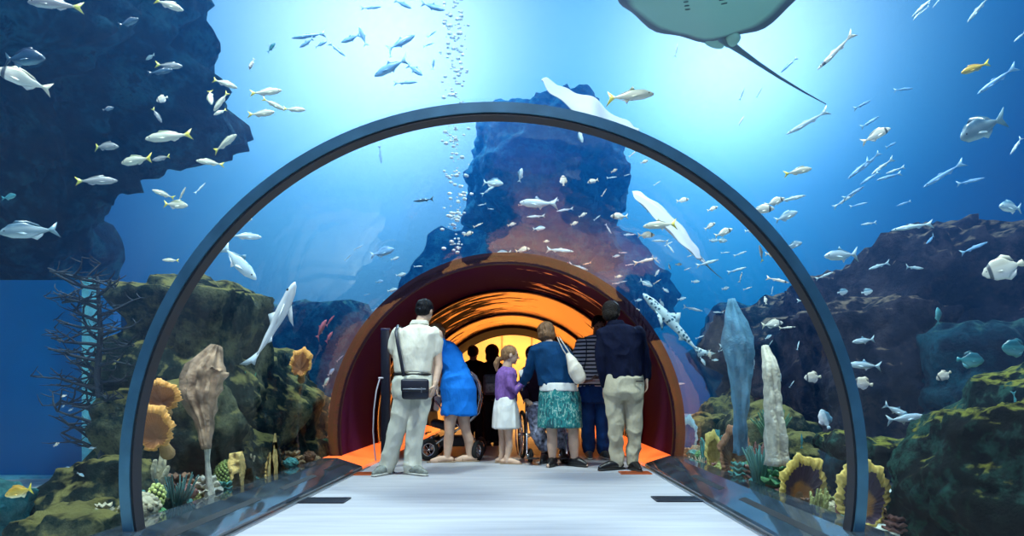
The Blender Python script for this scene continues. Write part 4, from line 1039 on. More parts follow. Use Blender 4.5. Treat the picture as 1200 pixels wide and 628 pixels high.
FL = [
 # kind, colour, px, py, length, heading, depth, label
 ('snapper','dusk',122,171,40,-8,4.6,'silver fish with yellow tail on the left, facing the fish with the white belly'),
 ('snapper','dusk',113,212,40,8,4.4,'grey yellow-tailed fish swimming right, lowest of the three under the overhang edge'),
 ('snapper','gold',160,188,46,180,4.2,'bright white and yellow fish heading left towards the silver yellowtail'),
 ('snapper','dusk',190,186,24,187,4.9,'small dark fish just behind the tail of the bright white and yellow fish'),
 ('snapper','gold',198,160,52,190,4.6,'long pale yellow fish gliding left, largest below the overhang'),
 ('bream','grey',33,270,52,193,3.6,'blue-grey bream with darker head at far left above the blue window'),
 ('bream','dark',25,67,56,-4,3.4,'dark bream with pale outline at the upper left edge'),
 ('bream','cream',26,92,50,168,3.5,'pale peach-tailed fish just under the dark bream at the left edge'),
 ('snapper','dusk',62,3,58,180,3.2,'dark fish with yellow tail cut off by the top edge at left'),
 ('bream','dark',152,27,24,20,4.4,'small dark fish seen nearly head-on near the top left'),
 ('bream','grey',176,67,13,200,4.6,'tiny pale grey fish left of the paired fish at upper left'),
 ('snapper','dusk',200,78,32,-6,4.4,'upper of the two overlapping fish at upper left'),
 ('snapper','dark',189,85,28,12,4.8,'darker lower fish of the overlapping pair at upper left'),
 ('snapper','gold',198,6,38,-22,3.8,'yellow-white fish slanting down at the top edge, left of the glow'),
 ('snapper','gold',263,97,30,-20,4.8,'yellow-tailed fish above the two steeply diving fish'),
 ('snapper','gold',246,112,28,-70,4.9,'yellow-tailed fish diving steeply with head down right'),
 ('snapper','gold',259,119,28,233,4.7,'yellow-tailed fish diving steeply with head down left'),
 ('snapper','gold',258,131,16,220,5.0,'tiny pale fish under the crossed diving fish'),
 ('round','cream',190,116,14,200,4.8,'round pinkish fish at the edge of the overhang, seen head-on'),
 ('snapper','dusk',184,135,20,-58,4.7,'small yellowish fish diving under the round pinkish fish'),
 ('snapper','gold',313,109,36,8,4.9,'highest of the four pale yellow fish left of the hoop crown'),
 ('snapper','gold',321,123,26,-24,5.1,'yellow-tailed fish slanting down between its two level neighbours'),
 ('snapper','gold',308,134,32,0,4.8,'yellow-tailed fish swimming level, lowest of the four left of the hoop crown'),
 ('snapper','gold',346,129,26,-4,5.2,'pale fish nearest the hoop in the group of four yellowtails'),
 ('snapper','gold',264,168,36,24,4.7,'pale yellow fish climbing right with its tail down left'),
 ('snapper','gold',246,190,28,180,4.8,'small pale yellow fish heading left below the climbing fish'),
 ('snapper','gold',192,228,24,160,4.7,'upper left fish of the little knot above the hoop shoulder'),
 ('bream','gold',206,240,28,-4,4.6,'lower fish of the little knot above the hoop shoulder'),
 ('slim','gold',213,228,20,60,4.9,'thin fish pointing up in the little knot above the hoop shoulder'),
 ('slim','silver',235,221,18,52,5.2,'thin white fish pointing up right of the little knot'),
 ('snapper','gold',200,305,18,180,4.4,'small cream fish just above the algae-topped reef ledge'),
 ('bream','cream',295,75,14,240,5.2,'tiny cream fish on the left fringe of the white glow'),
 ('bream','teal',318,56,14,45,5.0,'tiny dark green fish on the left fringe of the white glow'),
 ('bream','teal',12,231,18,10,4.2,'round dark green fish at the left edge above the bream'),
 ('bream','dark',127,128,12,30,4.6,'tiny dark fish against the rock overhang'),
 ('bream','yellow',25,576,40,194,2.75,'golden yellow fish in front of the teal rock'),
 ('jack','gold',738,111,54,-5,3.5,'pale jackfish with yellow tail above the hoop crown, right of centre'),
 ('snapper','yellow',1140,81,36,202,4.6,'slim yellow fish alone in the dark blue at upper right'),
 ('bream','cream',1027,158,30,22,4.4,'white round-bodied fish at upper right, its tail down left'),
 ('bream','grey',1146,152,66,208,3.6,'big grey bream, largest fish at upper right'),
 ('slim','cream',979,62,46,222,4.4,'long pale fish diving left in the white haze right of the ray'),
 ('snapper','gold',937,200,34,14,4.2,'cream fish with its tail down left, outside the hoop on the right'),
 ('slim','silver',1070,265,42,188,4.3,'slender bright white fish heading left in open blue at right'),
 ('bream','silver',1184,243,36,182,4.0,'silver bream heading left at the right edge, mid height'),
 ('jack','silver',986,299,50,188,4.0,'white jackfish with long tail just right of the hoop'),
 ('slim','silver',1070,314,28,0,4.6,'thin white fish lying level above the pale-topped dark rock'),
 ('round','cream',1177,314,42,198,3.5,'big round cream batfish with dark eye band at the right edge'),
 ('slim','blue',1140,291,32,24,4.8,'faint blue fish rising just above the purple-grey rock ridge'),
 ('jack','silver',1012,399,28,188,4.2,'pale fish heading left over the upright dark rock, upper of two'),
 ('jack','silver',1014,428,36,176,4.1,'pale fish heading left over the upright dark rock, lower of two'),
 ('round','cream',1011,449,22,170,3.9,'round cream batfish just right of the hoop leg'),
 ('round','cream',953,442,20,184,4.2,'round cream batfish just left of the hoop leg'),
 ('jack','silver',1060,490,40,8,3.7,'pale blue fish nosing at the corner boulder, lower of two'),
 ('jack','silver',1050,481,28,-30,3.9,'pale blue fish pointing down at the corner boulder, upper of two'),
 ('bream','teal',1100,370,20,95,4.2,'small dark teal fish with yellow fin hovering upright over the dark rocks'),
 ('round','teal',1137,422,30,-4,3.9,'round teal fish heading right over the dark rocks'),
 ('round','teal',1188,408,32,178,3.7,'striped teal batfish at the right edge under the cream batfish'),
 ('round','cream',1106,440,18,210,4.0,'small pale batfish left below the round teal fish'),
 ('round','silver',966,491,24,110,4.0,'pale disc-shaped fish left of the hoop leg above the flat slab'),
 ('slim','teal',940,517,18,92,4.2,'small green fish upright above the amber cup sponge'),
 ('slim','teal',1190,472,28,-88,3.4,'blue-green fish pointing down before the right edge boulder'),
 ('snapper','silver',288,277,32,2,4.2,'white fish just inside the left shoulder of the hoop, above the large whitish one'),
 ('jack','silver',277,306,66,-42,4.0,'large whitish fish slanting down inside the left shoulder of the hoop'),
 ('snapper','silver',284,258,26,0,4.4,'smaller white fish touching the inner side of the hoop at left'),
 ('slim','dark',497,235,26,180,6.0,'thin dark fish lying level in the pale inner haze'),
 ('slim','blue',446,182,22,-82,5.0,'blue fish hanging head down under the hoop left of centre'),
 ('jack','silver',630,239,42,182,5.5,'brightest long white fish in the dark blue centre, above the walkway'),
 ('slim','silver',662,246,20,188,5.8,'arched pale fish right of the brightest white fish in the centre'),
 ('slim','silver',628,254,22,180,6.0,'thin pale fish right below the brightest white fish in the centre'),
 ('round','cream',660,212,13,92,5.3,'small cream fish standing upright in the dark blue centre'),
 ('bream','cream',695,212,14,200,5.2,'small cream fish right of the upright one'),
 ('bream','cream',725,254,20,182,5.4,'cream fish with lifted tail just left of the pale ray'),
 ('slim','silver',655,293,34,-12,6.2,'long pale fish above the pink fish in the centre'),
 ('bream','pink',656,311,20,182,6.4,'pink fish just above the warm streaks'),
 ('slim','silver',678,313,24,-12,6.2,'white fish touching the tail of the pink fish'),
 ('bream','cream',757,276,20,2,5.2,'white fish under the pale ray, the plumpest there'),
 ('jack','gold',774,263,40,186,4.9,'yellowish jackfish swimming over the back of the pale ray'),
 ('bream','cream',848,273,20,22,4.6,'cream fish climbing right beside the hoop at right'),
 ('slim','silver',829,308,28,16,5.0,'curved white fish climbing right below the pale ray'),
 ('slim','silver',812,362,24,-12,5.2,'bright arched white fish in the blue right of the navy-shirted man'),
 ('jack','dusk',893,297,20,118,3.6,'small dark fish pointing up at the inner edge of the hoop'),
 ('bream','cream',905,298,18,0,3.9,'plump cream fish against the inner edge of the hoop'),
 ('bream','cream',892,246,28,2,4.0,'cream fish crossing the outer edge of the hoop at right'),
 ('bream','cream',908,237,22,20,4.2,'plump cream fish just right of the one crossing the hoop edge'),
 ('slim','silver',927,233,34,12,4.3,'slender white fish above the hoop edge pointing right'),
 ('bream','silver',921,254,26,22,4.1,'white fish rising right, lowest of the knot outside the hoop shoulder'),
 ('slim','cream',912,328,26,-16,3.7,'bright cream fish slanting down inside the hoop'),
 ('bream','silver',931,287,20,18,4.2,'pale curled fish against the outside of the hoop'),
 ('slim','silver',966,323,20,22,4.2,'small curved pale fish right of the hoop under the white jackfish'),
 ('slim','silver',946,352,22,2,3.8,'thin pale fish touching the inner edge of the hoop, right side'),
 ('round','silver',988,342,12,10,4.4,'left of two tiny round white fish right of the hoop'),
 ('round','silver',1016,342,12,10,4.6,'right of two tiny round white fish, above the upright rock'),
 ('slim','blue',1136,213,30,12,4.4,'deep blue fish with yellow tip in open water at right'),
 ('slim','blue',1104,206,46,212,4.6,'long translucent blue fish left of the yellow-tipped one'),
 ('slim','blue',1165,96,50,216,4.4,'long translucent blue fish under the slim yellow fish'),
 ('slim','silver',1145,12,36,232,4.4,'long pale blue fish at the top edge, second from the right corner'),
 ('slim','silver',1192,170,26,236,4.2,'thin pale fish at the right edge beyond the tail of the big bream'),
 ('slim','silver',1195,43,20,220,4.3,'small pale blue fish at the right edge near the top'),
 ('slim','blue',1060,104,22,6,4.8,'small faint blue fish in the haze left of the slim yellow fish'),
 ('slim','silver',945,145,48,206,4.6,'long whitish streak of a fish under the tip of the ray tail'),
]
for a_ in FL: fish(*a_[:7], a_[7])
fish('reflection_shark', 'spot', 790, 382, 105, 131, 6.2, 'spotted shark standing in for a mirrored streak, climbing up-left in the blue beside the navy-shirted man', cat='reflection_shark', yaw=10)  # spotted reflection in the glass, built as a shark shape
fish('reflection_shark', 'white', 326, 382, 110, 64, 5.2, 'pale white shark standing in for a mirrored streak, rising steeply in front of the left reef', cat='reflection_shark', yaw=-12)  # white reflected streak, built as a shark shape

def school(lst, label, group, kinds, cols, D):
    rnd = random.Random(len(lst) * 13 + int(D * 10))
    for (px, py, ln, ang) in lst:
        fish(rnd.choice(kinds), rnd.choice(cols), px, py, ln, ang, D + rnd.uniform(-0.3, 0.9), label, group)
school([(362,42,42,185),(360,51,20,200),(395,58,28,-42),(412,46,26,190),(425,43,22,112),(470,50,36,25),(457,60,14,98),(458,79,44,195),(486,82,26,-42),(475,97,28,3),(435,10,24,12),(507,9,28,0),(472,5,20,-15),(506,40,14,45),(508,76,12,80),(502,52,14,10),(376,52,16,20)],
  'slim bluish fish silhouetted in the white glow left of the hoop crown', 'silhouetted fish in the white glow', ['slim', 'jack'], ['blue'], 5.2)
school([(1008,197,38,222),(1018,191,28,224),(1032,196,32,218),(1042,207,30,196),(1048,200,22,200),(1020,208,26,215),(1000,226,30,30),(990,234,26,32),(1006,240,18,10),(1060,238,18,200),(1018,144,28,32)],
  'thin streak-like fish in the bright blue right of the hoop shoulder', 'streaky fish right of the hoop', ['slim'], ['silver', 'blue'], 4.6)
school([(1083,6,32,225),(1098,3,12,235),(1075,18,16,230),(1083,12,12,220)],
  'small pale blue fish at the top edge right of the ray', 'fish at the top edge right of the ray', ['slim'], ['silver'], 4.8)
school([(1092,280,24,215),(1028,312,28,200),(1018,262,20,190),(1044,170,20,30),(1012,122,24,30)],
  'faint thin fish scattered in the blue between the hoop and the purple-grey rock', 'faint fish in the right-hand blue', ['slim'], ['blue', 'silver'], 5.0)
school([(612,240,10,10),(560,264,14,30),(577,214,26,-12),(573,222,22,30),(612,293,18,5),(590,297,18,185),(610,205,16,78),(600,263,10,20),(632,268,14,4),(700,255,10,40),(683,252,10,20),(713,268,14,-62),(673,262,10,25),(688,309,10,190),(620,299,14,2),(640,283,8,10),(604,313,12,180),(575,245,8,5),(648,236,14,190),(565,240,10,190),(533,255,10,30),(549,274,12,10)],
  'small pale fish in the dark blue centre over the maroon lining', 'small fish in the dark blue centre', ['slim', 'bream'], ['silver', 'silver', 'cream'], 6.0)
school([(740,275,10,8),(735,275,8,0),(783,286,12,30),(757,305,28,12),(768,304,14,-50),(757,332,16,-32),(748,352,9,10),(743,364,14,4),(792,372,12,8),(855,405,22,4),(846,410,12,20),(824,423,12,-62),(832,415,10,-80),(838,422,8,0),(884,427,12,95),(868,297,16,20),(850,296,12,8),(864,316,22,14),(868,325,12,80),(842,366,14,180),(774,282,20,180),(785,290,16,-60),(793,450,20,4),(806,315,8,20),(795,310,8,0),(784,312,8,-60),(730,330,10,8),(722,332,9,0),(725,324,9,5),(835,282,12,8),(880,270,14,10),(832,265,14,30),(897,352,10,92),(900,395,10,30),(903,402,8,60),(856,424,9,100),(845,282,16,4),(722,300,9,5),(738,310,10,10),(730,296,10,0),(808,300,8,20),(770,330,10,30),(780,340,9,-40),(775,355,10,-50),(770,320,9,60),(782,372,9,-60),(785,382,9,-50),(799,350,10,10),(820,395,10,20),(905,380,26,8),(922,384,20,5),(850,338,10,15),(815,330,10,0),(876,338,10,20),(762,392,8,12),(905,340,10,80),(935,405,12,70),(915,442,10,95),(928,450,10,60)],
  'small pale fish inside the hoop in the cyan water right of centre', 'small fish right of centre inside the hoop', ['slim', 'bream', 'slim'], ['silver', 'silver', 'cream'], 5.4)
school([(449,296,28,14),(481,349,16,12),(473,362,16,26),(466,372,14,30),(449,370,10,30),(445,381,14,30),(437,392,12,30),(492,330,14,20),(512,336,14,10),(455,352,12,10),(440,362,10,20),(460,340,12,15),(447,357,8,10),(436,383,10,50),(433,372,10,30),(452,385,10,20),(470,345,8,10),(428,400,12,40),(490,312,10,5),(470,322,12,12),(420,290,12,30),(408,302,10,40),(398,420,12,40),(415,408,12,45),(382,448,14,50),(388,436,12,45),(430,345,9,10),(445,330,9,10),(463,303,10,20)],
  'small silver-blue fish in the dark blue between the left reef and the cream-shirted man', 'small fish left of the cream-shirted man', ['slim', 'bream'], ['silver', 'blue'], 6.2)
school([(375,386,28,48),(386,376,18,42),(532,318,26,12),(385,395,16,48)],
  'rosy pink fish near the start of the maroon lining', 'pink fish by the maroon lining', ['slim', 'jack'], ['pink'], 6.4)
school([(75,464,7,200),(83,480,7,210),(74,476,6,30),(66,521,9,28),(108,525,8,185),(78,548,6,10),(95,556,9,-30),(129,597,7,10),(164,553,6,0)],
  'tiny white fish drifting in front of the blue window and the low left rocks', 'tiny fish by the blue window', ['bream'], ['cream', 'silver'], 3.6)
school([(700,130,14,110),(680,160,16,-70),(742,180,12,45),(755,190,10,20),(717,208,12,5),(708,226,10,60),(720,200,8,30),(735,205,8,20),(770,215,10,35),(800,235,14,8),(835,245,12,20)],
  'faint white fish close under the hoop crown on its right half', 'faint fish under the hoop crown', ['slim', 'bream'], ['silver', 'cream'], 4.8)
school([(870,110,14,70),(868,142,18,52),(890,108,12,60),(793,58,16,78),(925,75,26,225),(908,12,16,75)],
  'shadowy little fish in the white glow under the stingray', 'little fish in the glow under the ray', ['slim'], ['blue', 'silver'], 5.0)

# ------------------------------------------------------------------ rays
def ray(px, py, D, W, label, top, belly, rim, head_dir, tail_to=None, tilt=(0, 0), asp=0.82, name='stingray', tail=1.0):
    """disc-bodied ray lying flat, seen from below; W is its width in metres; head_dir: heading angle on the plan, degrees"""
    c = P(px, py, D); n, m_ = 60, 26; root = empty(name, c); tag(root, label, 'ray')
    Rm = Matrix.Rotation(R(tilt[0]), 3, 'X') @ Matrix.Rotation(R(tilt[1]), 3, 'Y') @ Matrix.Rotation(R(head_dir), 3, 'Z')
    bm = bmesh.new(); lay = bm.verts.layers.float.new('rad')
    def outl(th):
        # th 0 = head (+x), wings at +-90 deg
        r = 0.5 * (abs(math.cos(th)) ** 2.2 * (asp / 1.0) ** 1 + abs(math.sin(th)) ** 2.2) ** (1 / 2.2)
        x = asp * 0.5 * math.cos(th) * (1.12 if math.cos(th) > 0 else 0.9); y = 0.5 * math.sin(th)
        x += 0.05 * abs(math.sin(th)) ** 3
        return Vector((x * W, y * W, 0))
    T, Bt = [], []
    for i in range(m_ + 1):
        u = i / m_; a, b = [], []
        for j in range(n):
            th = 2 * math.pi * j / n; o_ = outl(th) * u
            ly = o_.y / W
            hump = math.exp(-(ly / 0.16) ** 2) * (1 - u ** 2) * 0.085 * W
            edge = (1 - u ** 3) * 0.016 * W
            wave = 0.05 * W * (abs(ly) * 2) ** 2 + 0.012 * W * math.sin(th * 9) * u ** 4
            v = bm.verts.new(Rm @ (o_ + Vector((0, 0, hump + edge + wave + 0.002))) + c); v[lay] = u; a.append(v)
            v = bm.verts.new(Rm @ (o_ + Vector((0, 0, -hump * 0.45 - edge * 0.7 + wave - 0.002))) + c); v[lay] = u; b.append(v)
        T.append(a); Bt.append(b)
    for i in range(m_):
        for j in range(n):
            k = (j + 1) % n
            bm.faces.new((T[i][j], T[i + 1][j], T[i + 1][k], T[i][k])) if True else None
            bm.faces.new((Bt[i][j], Bt[i][k], Bt[i + 1][k], Bt[i + 1][j]))
    for j in range(n):
        k = (j + 1) % n; bm.faces.new((T[m_][j], Bt[m_][j], Bt[m_][k], T[m_][k]))
    bmesh.ops.remove_doubles(bm, verts=bm.verts, dist=1e-5); bmesh.ops.recalc_face_normals(bm, faces=bm.faces)
    mm, t = nt(label[:20].replace(' ', '_')); L = t.links.new
    out = N(t, 'ShaderNodeOutputMaterial'); b_ = N(t, 'ShaderNodeBsdfPrincipled'); L(b_.outputs[0], out.inputs[0])
    at_ = N(t, 'ShaderNodeAttribute'); at_.attribute_name = 'rad'; tc = N(t, 'ShaderNodeTexCoord')
    nz = N(t, 'ShaderNodeTexNoise'); nz.inputs['Scale'].default_value = 7; nz.inputs['Detail'].default_value = 5; L(tc.outputs['Object'], nz.inputs['Vector'])
    ma = N(t, 'ShaderNodeMath', operation='MULTIPLY_ADD'); L(nz.outputs[0], ma.inputs[0]); ma.inputs[1].default_value = 0.12; L(at_.outputs['Fac'], ma.inputs[2])
    L(ramp(t, ma.outputs[0], [(0.0, belly), (0.86, tuple(x * .92 for x in belly)), (0.97, rim)]), b_.inputs['Base Color']); b_.inputs['Roughness'].default_value = 0.55
    obj('disc', bm, mm, root)
    fm = mat(label[:14].replace(' ', '_') + '_fin', tuple(x * 0.85 for x in belly), 0.5)
    for sg in (1, -1):
        bm = bmesh.new(); add_ellipsoid(bm, (0, 0, 0), (0.085 * W, 0.045 * W, 0.012 * W), sub=3)
        for v in bm.verts: v.co = Rm @ (Matrix.Rotation(R(sg * 28), 3, 'Z') @ v.co + Vector((-asp * 0.5 * W * 0.93, sg * 0.055 * W, -0.005 * W))) + c
        obj('pelvic_fin', bm, fm, root)
    # mouth and gill slits on the underside
    bm = bmesh.new()
    add_tube(bm, [Rm @ Vector((0.30 * asp * W, y * W, -0.052 * W)) + c for y in (-.05, -.02, .02, .05)], 0.006 * W, 6)
    for sg in (1, -1):
        for q in range(5):
            p0 = Vector((0.17 * asp * W - q * 0.035 * W, sg * (0.07 + 0.004 * q) * W, -0.045 * W)); add_tube(bm, [Rm @ p0 + c, Rm @ (p0 + Vector((-0.008 * W, sg * 0.025 * W, 0.006 * W))) + c], 0.003 * W, 5)
    obj('mouth', bm, mat('ray_mouth', (0.05, 0.10, 0.10), 0.6), root)
    p0 = Rm @ Vector((-asp * 0.5 * W * 0.85, 0, 0)) + c
    p3 = tail_to if tail_to is not None else Rm @ Vector((-asp * 0.5 * W - tail * W, 0, 0)) + c
    pts = [p0.lerp(p3, q) + Vector((0, 0, -0.02 * W * math.sin(math.pi * q))) for q in (0, .15, .3, .5, .75, 1)]
    bm = bmesh.new(); add_tube(bm, pts, [0.026 * W, 0.017 * W, 0.012 * W, 0.009 * W, 0.006 * W, 0.003 * W], 8)
    obj('tail', bm, mat('ray_tail', (0.10, 0.16, 0.20), 0.5), root)
    return root
tt = P(968, 122, 4.3)
ray(829, 0, 3.1, 0.95, 'large grey-green stingray gliding over the tunnel with its thin tail trailing right', None, (0.36, 0.66, 0.56), (0.08, 0.12, 0.17), -120, tt, (4, 8), 0.92)
ray(786, 268, 5.2, 0.62, 'pale pointed ray tilted down to the right inside the hoop', None, (0.78, 0.82, 0.88), (0.70, 0.76, 0.84), 160, None, (40, 38), 1.35, tail=0.35)
ray(690, 128, 4.3, 0.78, 'whitish ray passing behind the crown of the hoop', None, (0.48, 0.54, 0.62), (0.42, 0.48, 0.56), -100, None, (38, 24), 0.8, tail=0.4)

# rising bubbles
rnd = random.Random(77); bm = bmesh.new()
for i in range(260):
    q = rnd.random(); py = 300 - q * 340; px = 533 + rnd.gauss(0, 7) + 4 * math.sin(py / 30)
    p = P(px, py, max(6.6, exit_depth(px, py) + .2) + rnd.uniform(-.1, .1)) if False else None
    z = 1.9 + 4.0 * q; Dd = 6.9
    p = Vector(((533 - VX) / F * Dd + CAM.x + rnd.gauss(0, 0.06), Dd + rnd.gauss(0, 0.06), 2.45 + 3.3 * q))
    r = rnd.uniform(0.008, 0.028)
    add_ellipsoid(bm, p, (r * 1.2, r, r * 0.8), sub=1)
bo = based('bubbles', bm, mat('air_bubble', (0.9, 0.97, 1.0), 0.08, spec=1.0, var=0.02), (-0.6, 6.9, 2.45)); tag(bo, 'column of white bubbles rising above the tunnel', 'bubbles', kind='stuff')
# ------------------------------------------------------------------ people
SK_L = mat('skin_fair', (0.66, 0.44, 0.32), 0.55, var=0.08, scale=20)
SK_D = mat('skin_brown', (0.22, 0.12, 0.08), 0.5, var=0.08, scale=20)
HAIR_BK = mat('hair_black', (0.005, 0.005, 0.008), 0.5, var=0.5, spec=.2, scale=60, bump=0.8, bscale=90, stretch=(1, 1, .25))
HAIR_BR = mat('hair_brown', (0.20, 0.10, 0.045), 0.55, var=0.5, scale=50, bump=0.9, bscale=90, stretch=(1, 1, .2))
HAIR_LB = mat('hair_light_brown', (0.34, 0.18, 0.08), 0.55, var=0.4, scale=50, bump=0.9, bscale=90, stretch=(1, 1, .2))

class Fig:
    """a figure posed in the picture plane at distance D; J() turns a pixel and an offset in depth into a joint"""
    def __init__(s, D, foot_px, label, name='person', vox=0.0055):
        s.D = D; s.vox = vox; s.sc = D / F
        b = P(foot_px, VY, D); b.z = 0.0
        s.root = empty(name, b); tag(s.root, label, 'person')
        s.body = bmesh.new()
    def J(s, px, py, dy=0.0): return P(px, py, s.D, dy)
    def limb(s, pts, rad, bm=None, seg=14, k=2.0):
        add_tube(bm if bm is not None else s.body, [s.J(*p) if len(p) == 3 or len(p) == 2 else p for p in pts], rad, seg, True, k)
    def head(s, px, py, r=0.098, face=(0, -1), nod=0.0, dy=0.0, neck=None, roll=0.0):
        """skull, jaw, nose, ears, brow; face: plan direction the face looks to; nod > 0 looks down"""
        c = s.J(px, py, dy)
        f = Vector((face[0], face[1], 0)).normalized()
        side = Vector((0, 0, 1)).cross(f).normalized()
        Rn = Matrix.Rotation(nod, 3, side)
        f = Rn @ f; up = f.cross(side).normalized()
        if up.z < 0: up = -up
        s.hc, s.hf, s.hs, s.hu, s.hr = c, f, side, up, r
        M = Matrix((side, f, up)).transposed()
        q = r / 0.098
        add_ellipsoid(s.body, c + up * 0.018 * q, (0.074 * q, 0.092 * q, 0.088 * q), M, 3)
        add_ellipsoid(s.body, c + f * 0.028 * q - up * 0.035 * q, (0.058 * q, 0.062 * q, 0.066 * q), M, 3)
        add_ellipsoid(s.body, c + f * 0.062 * q - up * 0.085 * q, (0.026 * q, 0.022 * q, 0.020 * q), M, 2)   # chin
        add_tube(s.body, [c + f * 0.083 * q + up * 0.012 * q, c + f * 0.100 * q - up * 0.018 * q, c + f * 0.108 * q - up * 0.030 * q], [0.008 * q, 0.011 * q, 0.014 * q], 8)
        add_tube(s.body, [c + f * 0.084 * q + side * x * q - up * 0.056 * q for x in (-.02, 0, .02)], [0.007 * q, 0.010 * q, 0.007 * q], 8)
        for g_ in (-1, 1):
            add_ellipsoid(s.body, c + side * g_ * 0.076 * q - up * 0.008 * q - f * 0.006 * q, (0.012 * q, 0.020 * q, 0.032 * q), M, 2)
            add_ellipsoid(s.body, c + side * g_ * 0.030 * q + f * 0.078 * q + up * 0.024 * q, (0.022 * q, 0.012 * q, 0.008 * q), M, 2)  # brow
        if neck is not None:
            add_tube(s.body, [c - up * 0.05 * q - f * 0.012 * q, s.J(*neck)], [0.052 * q, 0.058 * q], 14)
    def eyes(s, dark=(0.01, 0.01, 0.01)):
        q = s.hr / 0.098
        for g_ in (-1, 1):
            bm = bmesh.new(); add_ellipsoid(bm, s.hc + s.hs * g_ * 0.030 * q + s.hf * 0.082 * q + s.hu * 0.006 * q, (0.013 * q, 0.010 * q, 0.008 * q), Matrix((s.hs, s.hf, s.hu)).transposed(), 2)
            obj('eye', bm, mat('eye_dark', dark, 0.15, var=0), s.root)
    def hair(s, m, drop=0.02, back=0.0, vol=1.0, extra=None, seed=1, fringe=0.03, name='hair'):
        q = s.hr / 0.098; M = Matrix((s.hs, s.hf, s.hu)).transposed(); bm = bmesh.new()
        add_ellipsoid(bm, s.hc + s.hu * 0.030 * q - s.hf * 0.012 * q, (0.083 * q * vol, 0.096 * q * vol, 0.086 * q * vol), M, 3)
        add_ellipsoid(bm, s.hc - s.hu * drop * q - s.hf * 0.040 * q, (0.076 * q * vol, 0.064 * q * vol, 0.070 * q * vol), M, 3)
        if extra: extra(bm)
        return solid(name, bm, 0.007, m, s.root, 2, (0.006, 28, 0.5), seed)
    def hand(s, wrist, tip_dir, palm_n, m=1.0, curl=0.5, thumb=1):
        """palm, four separate curling fingers and a thumb from the side of the palm"""
        w_ = s.J(*wrist) if not isinstance(wrist, Vector) else wrist
        t = Vector(tip_dir).normalized(); n = Vector(palm_n).normalized(); n = (n - t * n.dot(t)).normalized(); a = t.cross(n)
        M = Matrix((a, t, n)).transposed()
        add_ellipsoid(s.body, w_ + t * 0.045 * m, (0.040 * m, 0.052 * m, 0.016 * m), M, 2)
        add_tube(s.body, [w_ - t * 0.03 * m, w_ + t * 0.02 * m], [(0.022 * m, 0.028 * m), (0.020 * m, 0.030 * m)], 10)
        for i, (off, L_) in enumerate(((-0.033, .062), (-0.011, .078), (0.011, .074), (0.033, .058))):
            p = w_ + t * 0.078 * m + a * off * m; d = t.copy(); pts = [p - t * 0.02 * m, p]
            for k in range(3):
                d = (Matrix.Rotation(-curl * (0.6 + .2 * k), 3, a) @ d) if n.dot(Matrix.Rotation(-curl, 3, a) @ t) > 0 else (Matrix.Rotation(curl * (0.6 + .2 * k), 3, a) @ d)
                pts.append(pts[-1] + (d + a * off * 2.5) * L_ * m * (0.42, .33, .25)[k])
            add_tube(s.body, pts, [0.0095 * m, 0.0092 * m, 0.0085 * m, 0.008 * m, 0.0065 * m], 7)
        b0 = w_ + t * 0.018 * m + a * -0.026 * m * thumb
        add_tube(s.body, [b0, b0 + (t * 0.6 - a * 0.8 * thumb + n * 0.25).normalized() * 0.035 * m, b0 + (t * 1.0 - a * 0.75 * thumb + n * 0.5).normalized() * 0.066 * m], [0.013 * m, 0.0105 * m, 0.008 * m], 7)
    def foot(s, ank, toe_dir, L_=0.25, bare=True, bm=None, w=0.044, h=0.035, m=1.0):
        a = s.J(*ank); d = Vector((toe_dir[0], toe_dir[1], 0)).normalized(); b = bm if bm is not None else s.body
        z0 = h * 1.05
        heel = Vector((a.x, a.y, z0)) - d * 0.05; toe = heel + d * L_
        toe.z = h * 0.62; mid = heel.lerp(toe, .55); mid.z = z0 * 1.05
        add_tube(b, [heel, heel.lerp(toe, .25) + Vector((0, 0, .012)), mid, heel.lerp(toe, .8) - Vector((0, 0, .006)), toe], [(w * .75, h), (w * .8, h * 1.15), (w, h * .95), (w * 1.02, h * .75), (w * .6, h * .5)] if abs(d.x) < 2 else h, 12)
        if bare: add_tube(b, [Vector((a.x, a.y, z0)), Vector((a.x, a.y, z0 + .05))], [0.036, 0.034], 10)
    def finish(s, skin, seed=0):
        return solid('body', s.body, s.vox, skin, s.root, 2, None, seed)
    def cloth(s, name, build, m, vox=0.008, wr=(0.0084, 9, 0.7), smooth=3, seed=1, label=None):
        bm = bmesh.new(); build(bm); o = solid(name, bm, vox, m, s.root, smooth, wr, seed)
        if label: o['label'] = label
        return o
    def torso(s, bm, rows, k=2.4, seg=20):
        """rows: (px centre, py, half width px, half depth m, dy)"""
        pts = [s.J(r[0], r[1], r[4] if len(r) > 4 else 0) for r in rows]
        rings = []
        for p, r in zip(pts, rows):
            ring = []
            for j in range(seg):
                th = 2 * math.pi * j / seg; c_, s_ = math.cos(th), math.sin(th)
                cx = math.copysign(abs(c_) ** (2 / k), c_); sx = math.copysign(abs(s_) ** (2 / k), s_)
                ring.append(bm.verts.new(p + Vector((cx * r[2] * s.sc, sx * r[3], 0))))
            rings.append(ring)
        for i in range(len(rings) - 1):
            for j in range(seg): bm.faces.new((rings[i][j], rings[i][(j + 1) % seg], rings[i + 1][(j + 1) % seg], rings[i + 1][j]))
        bm.faces.new(rings[0]); bm.faces.new(list(reversed(rings[-1])))
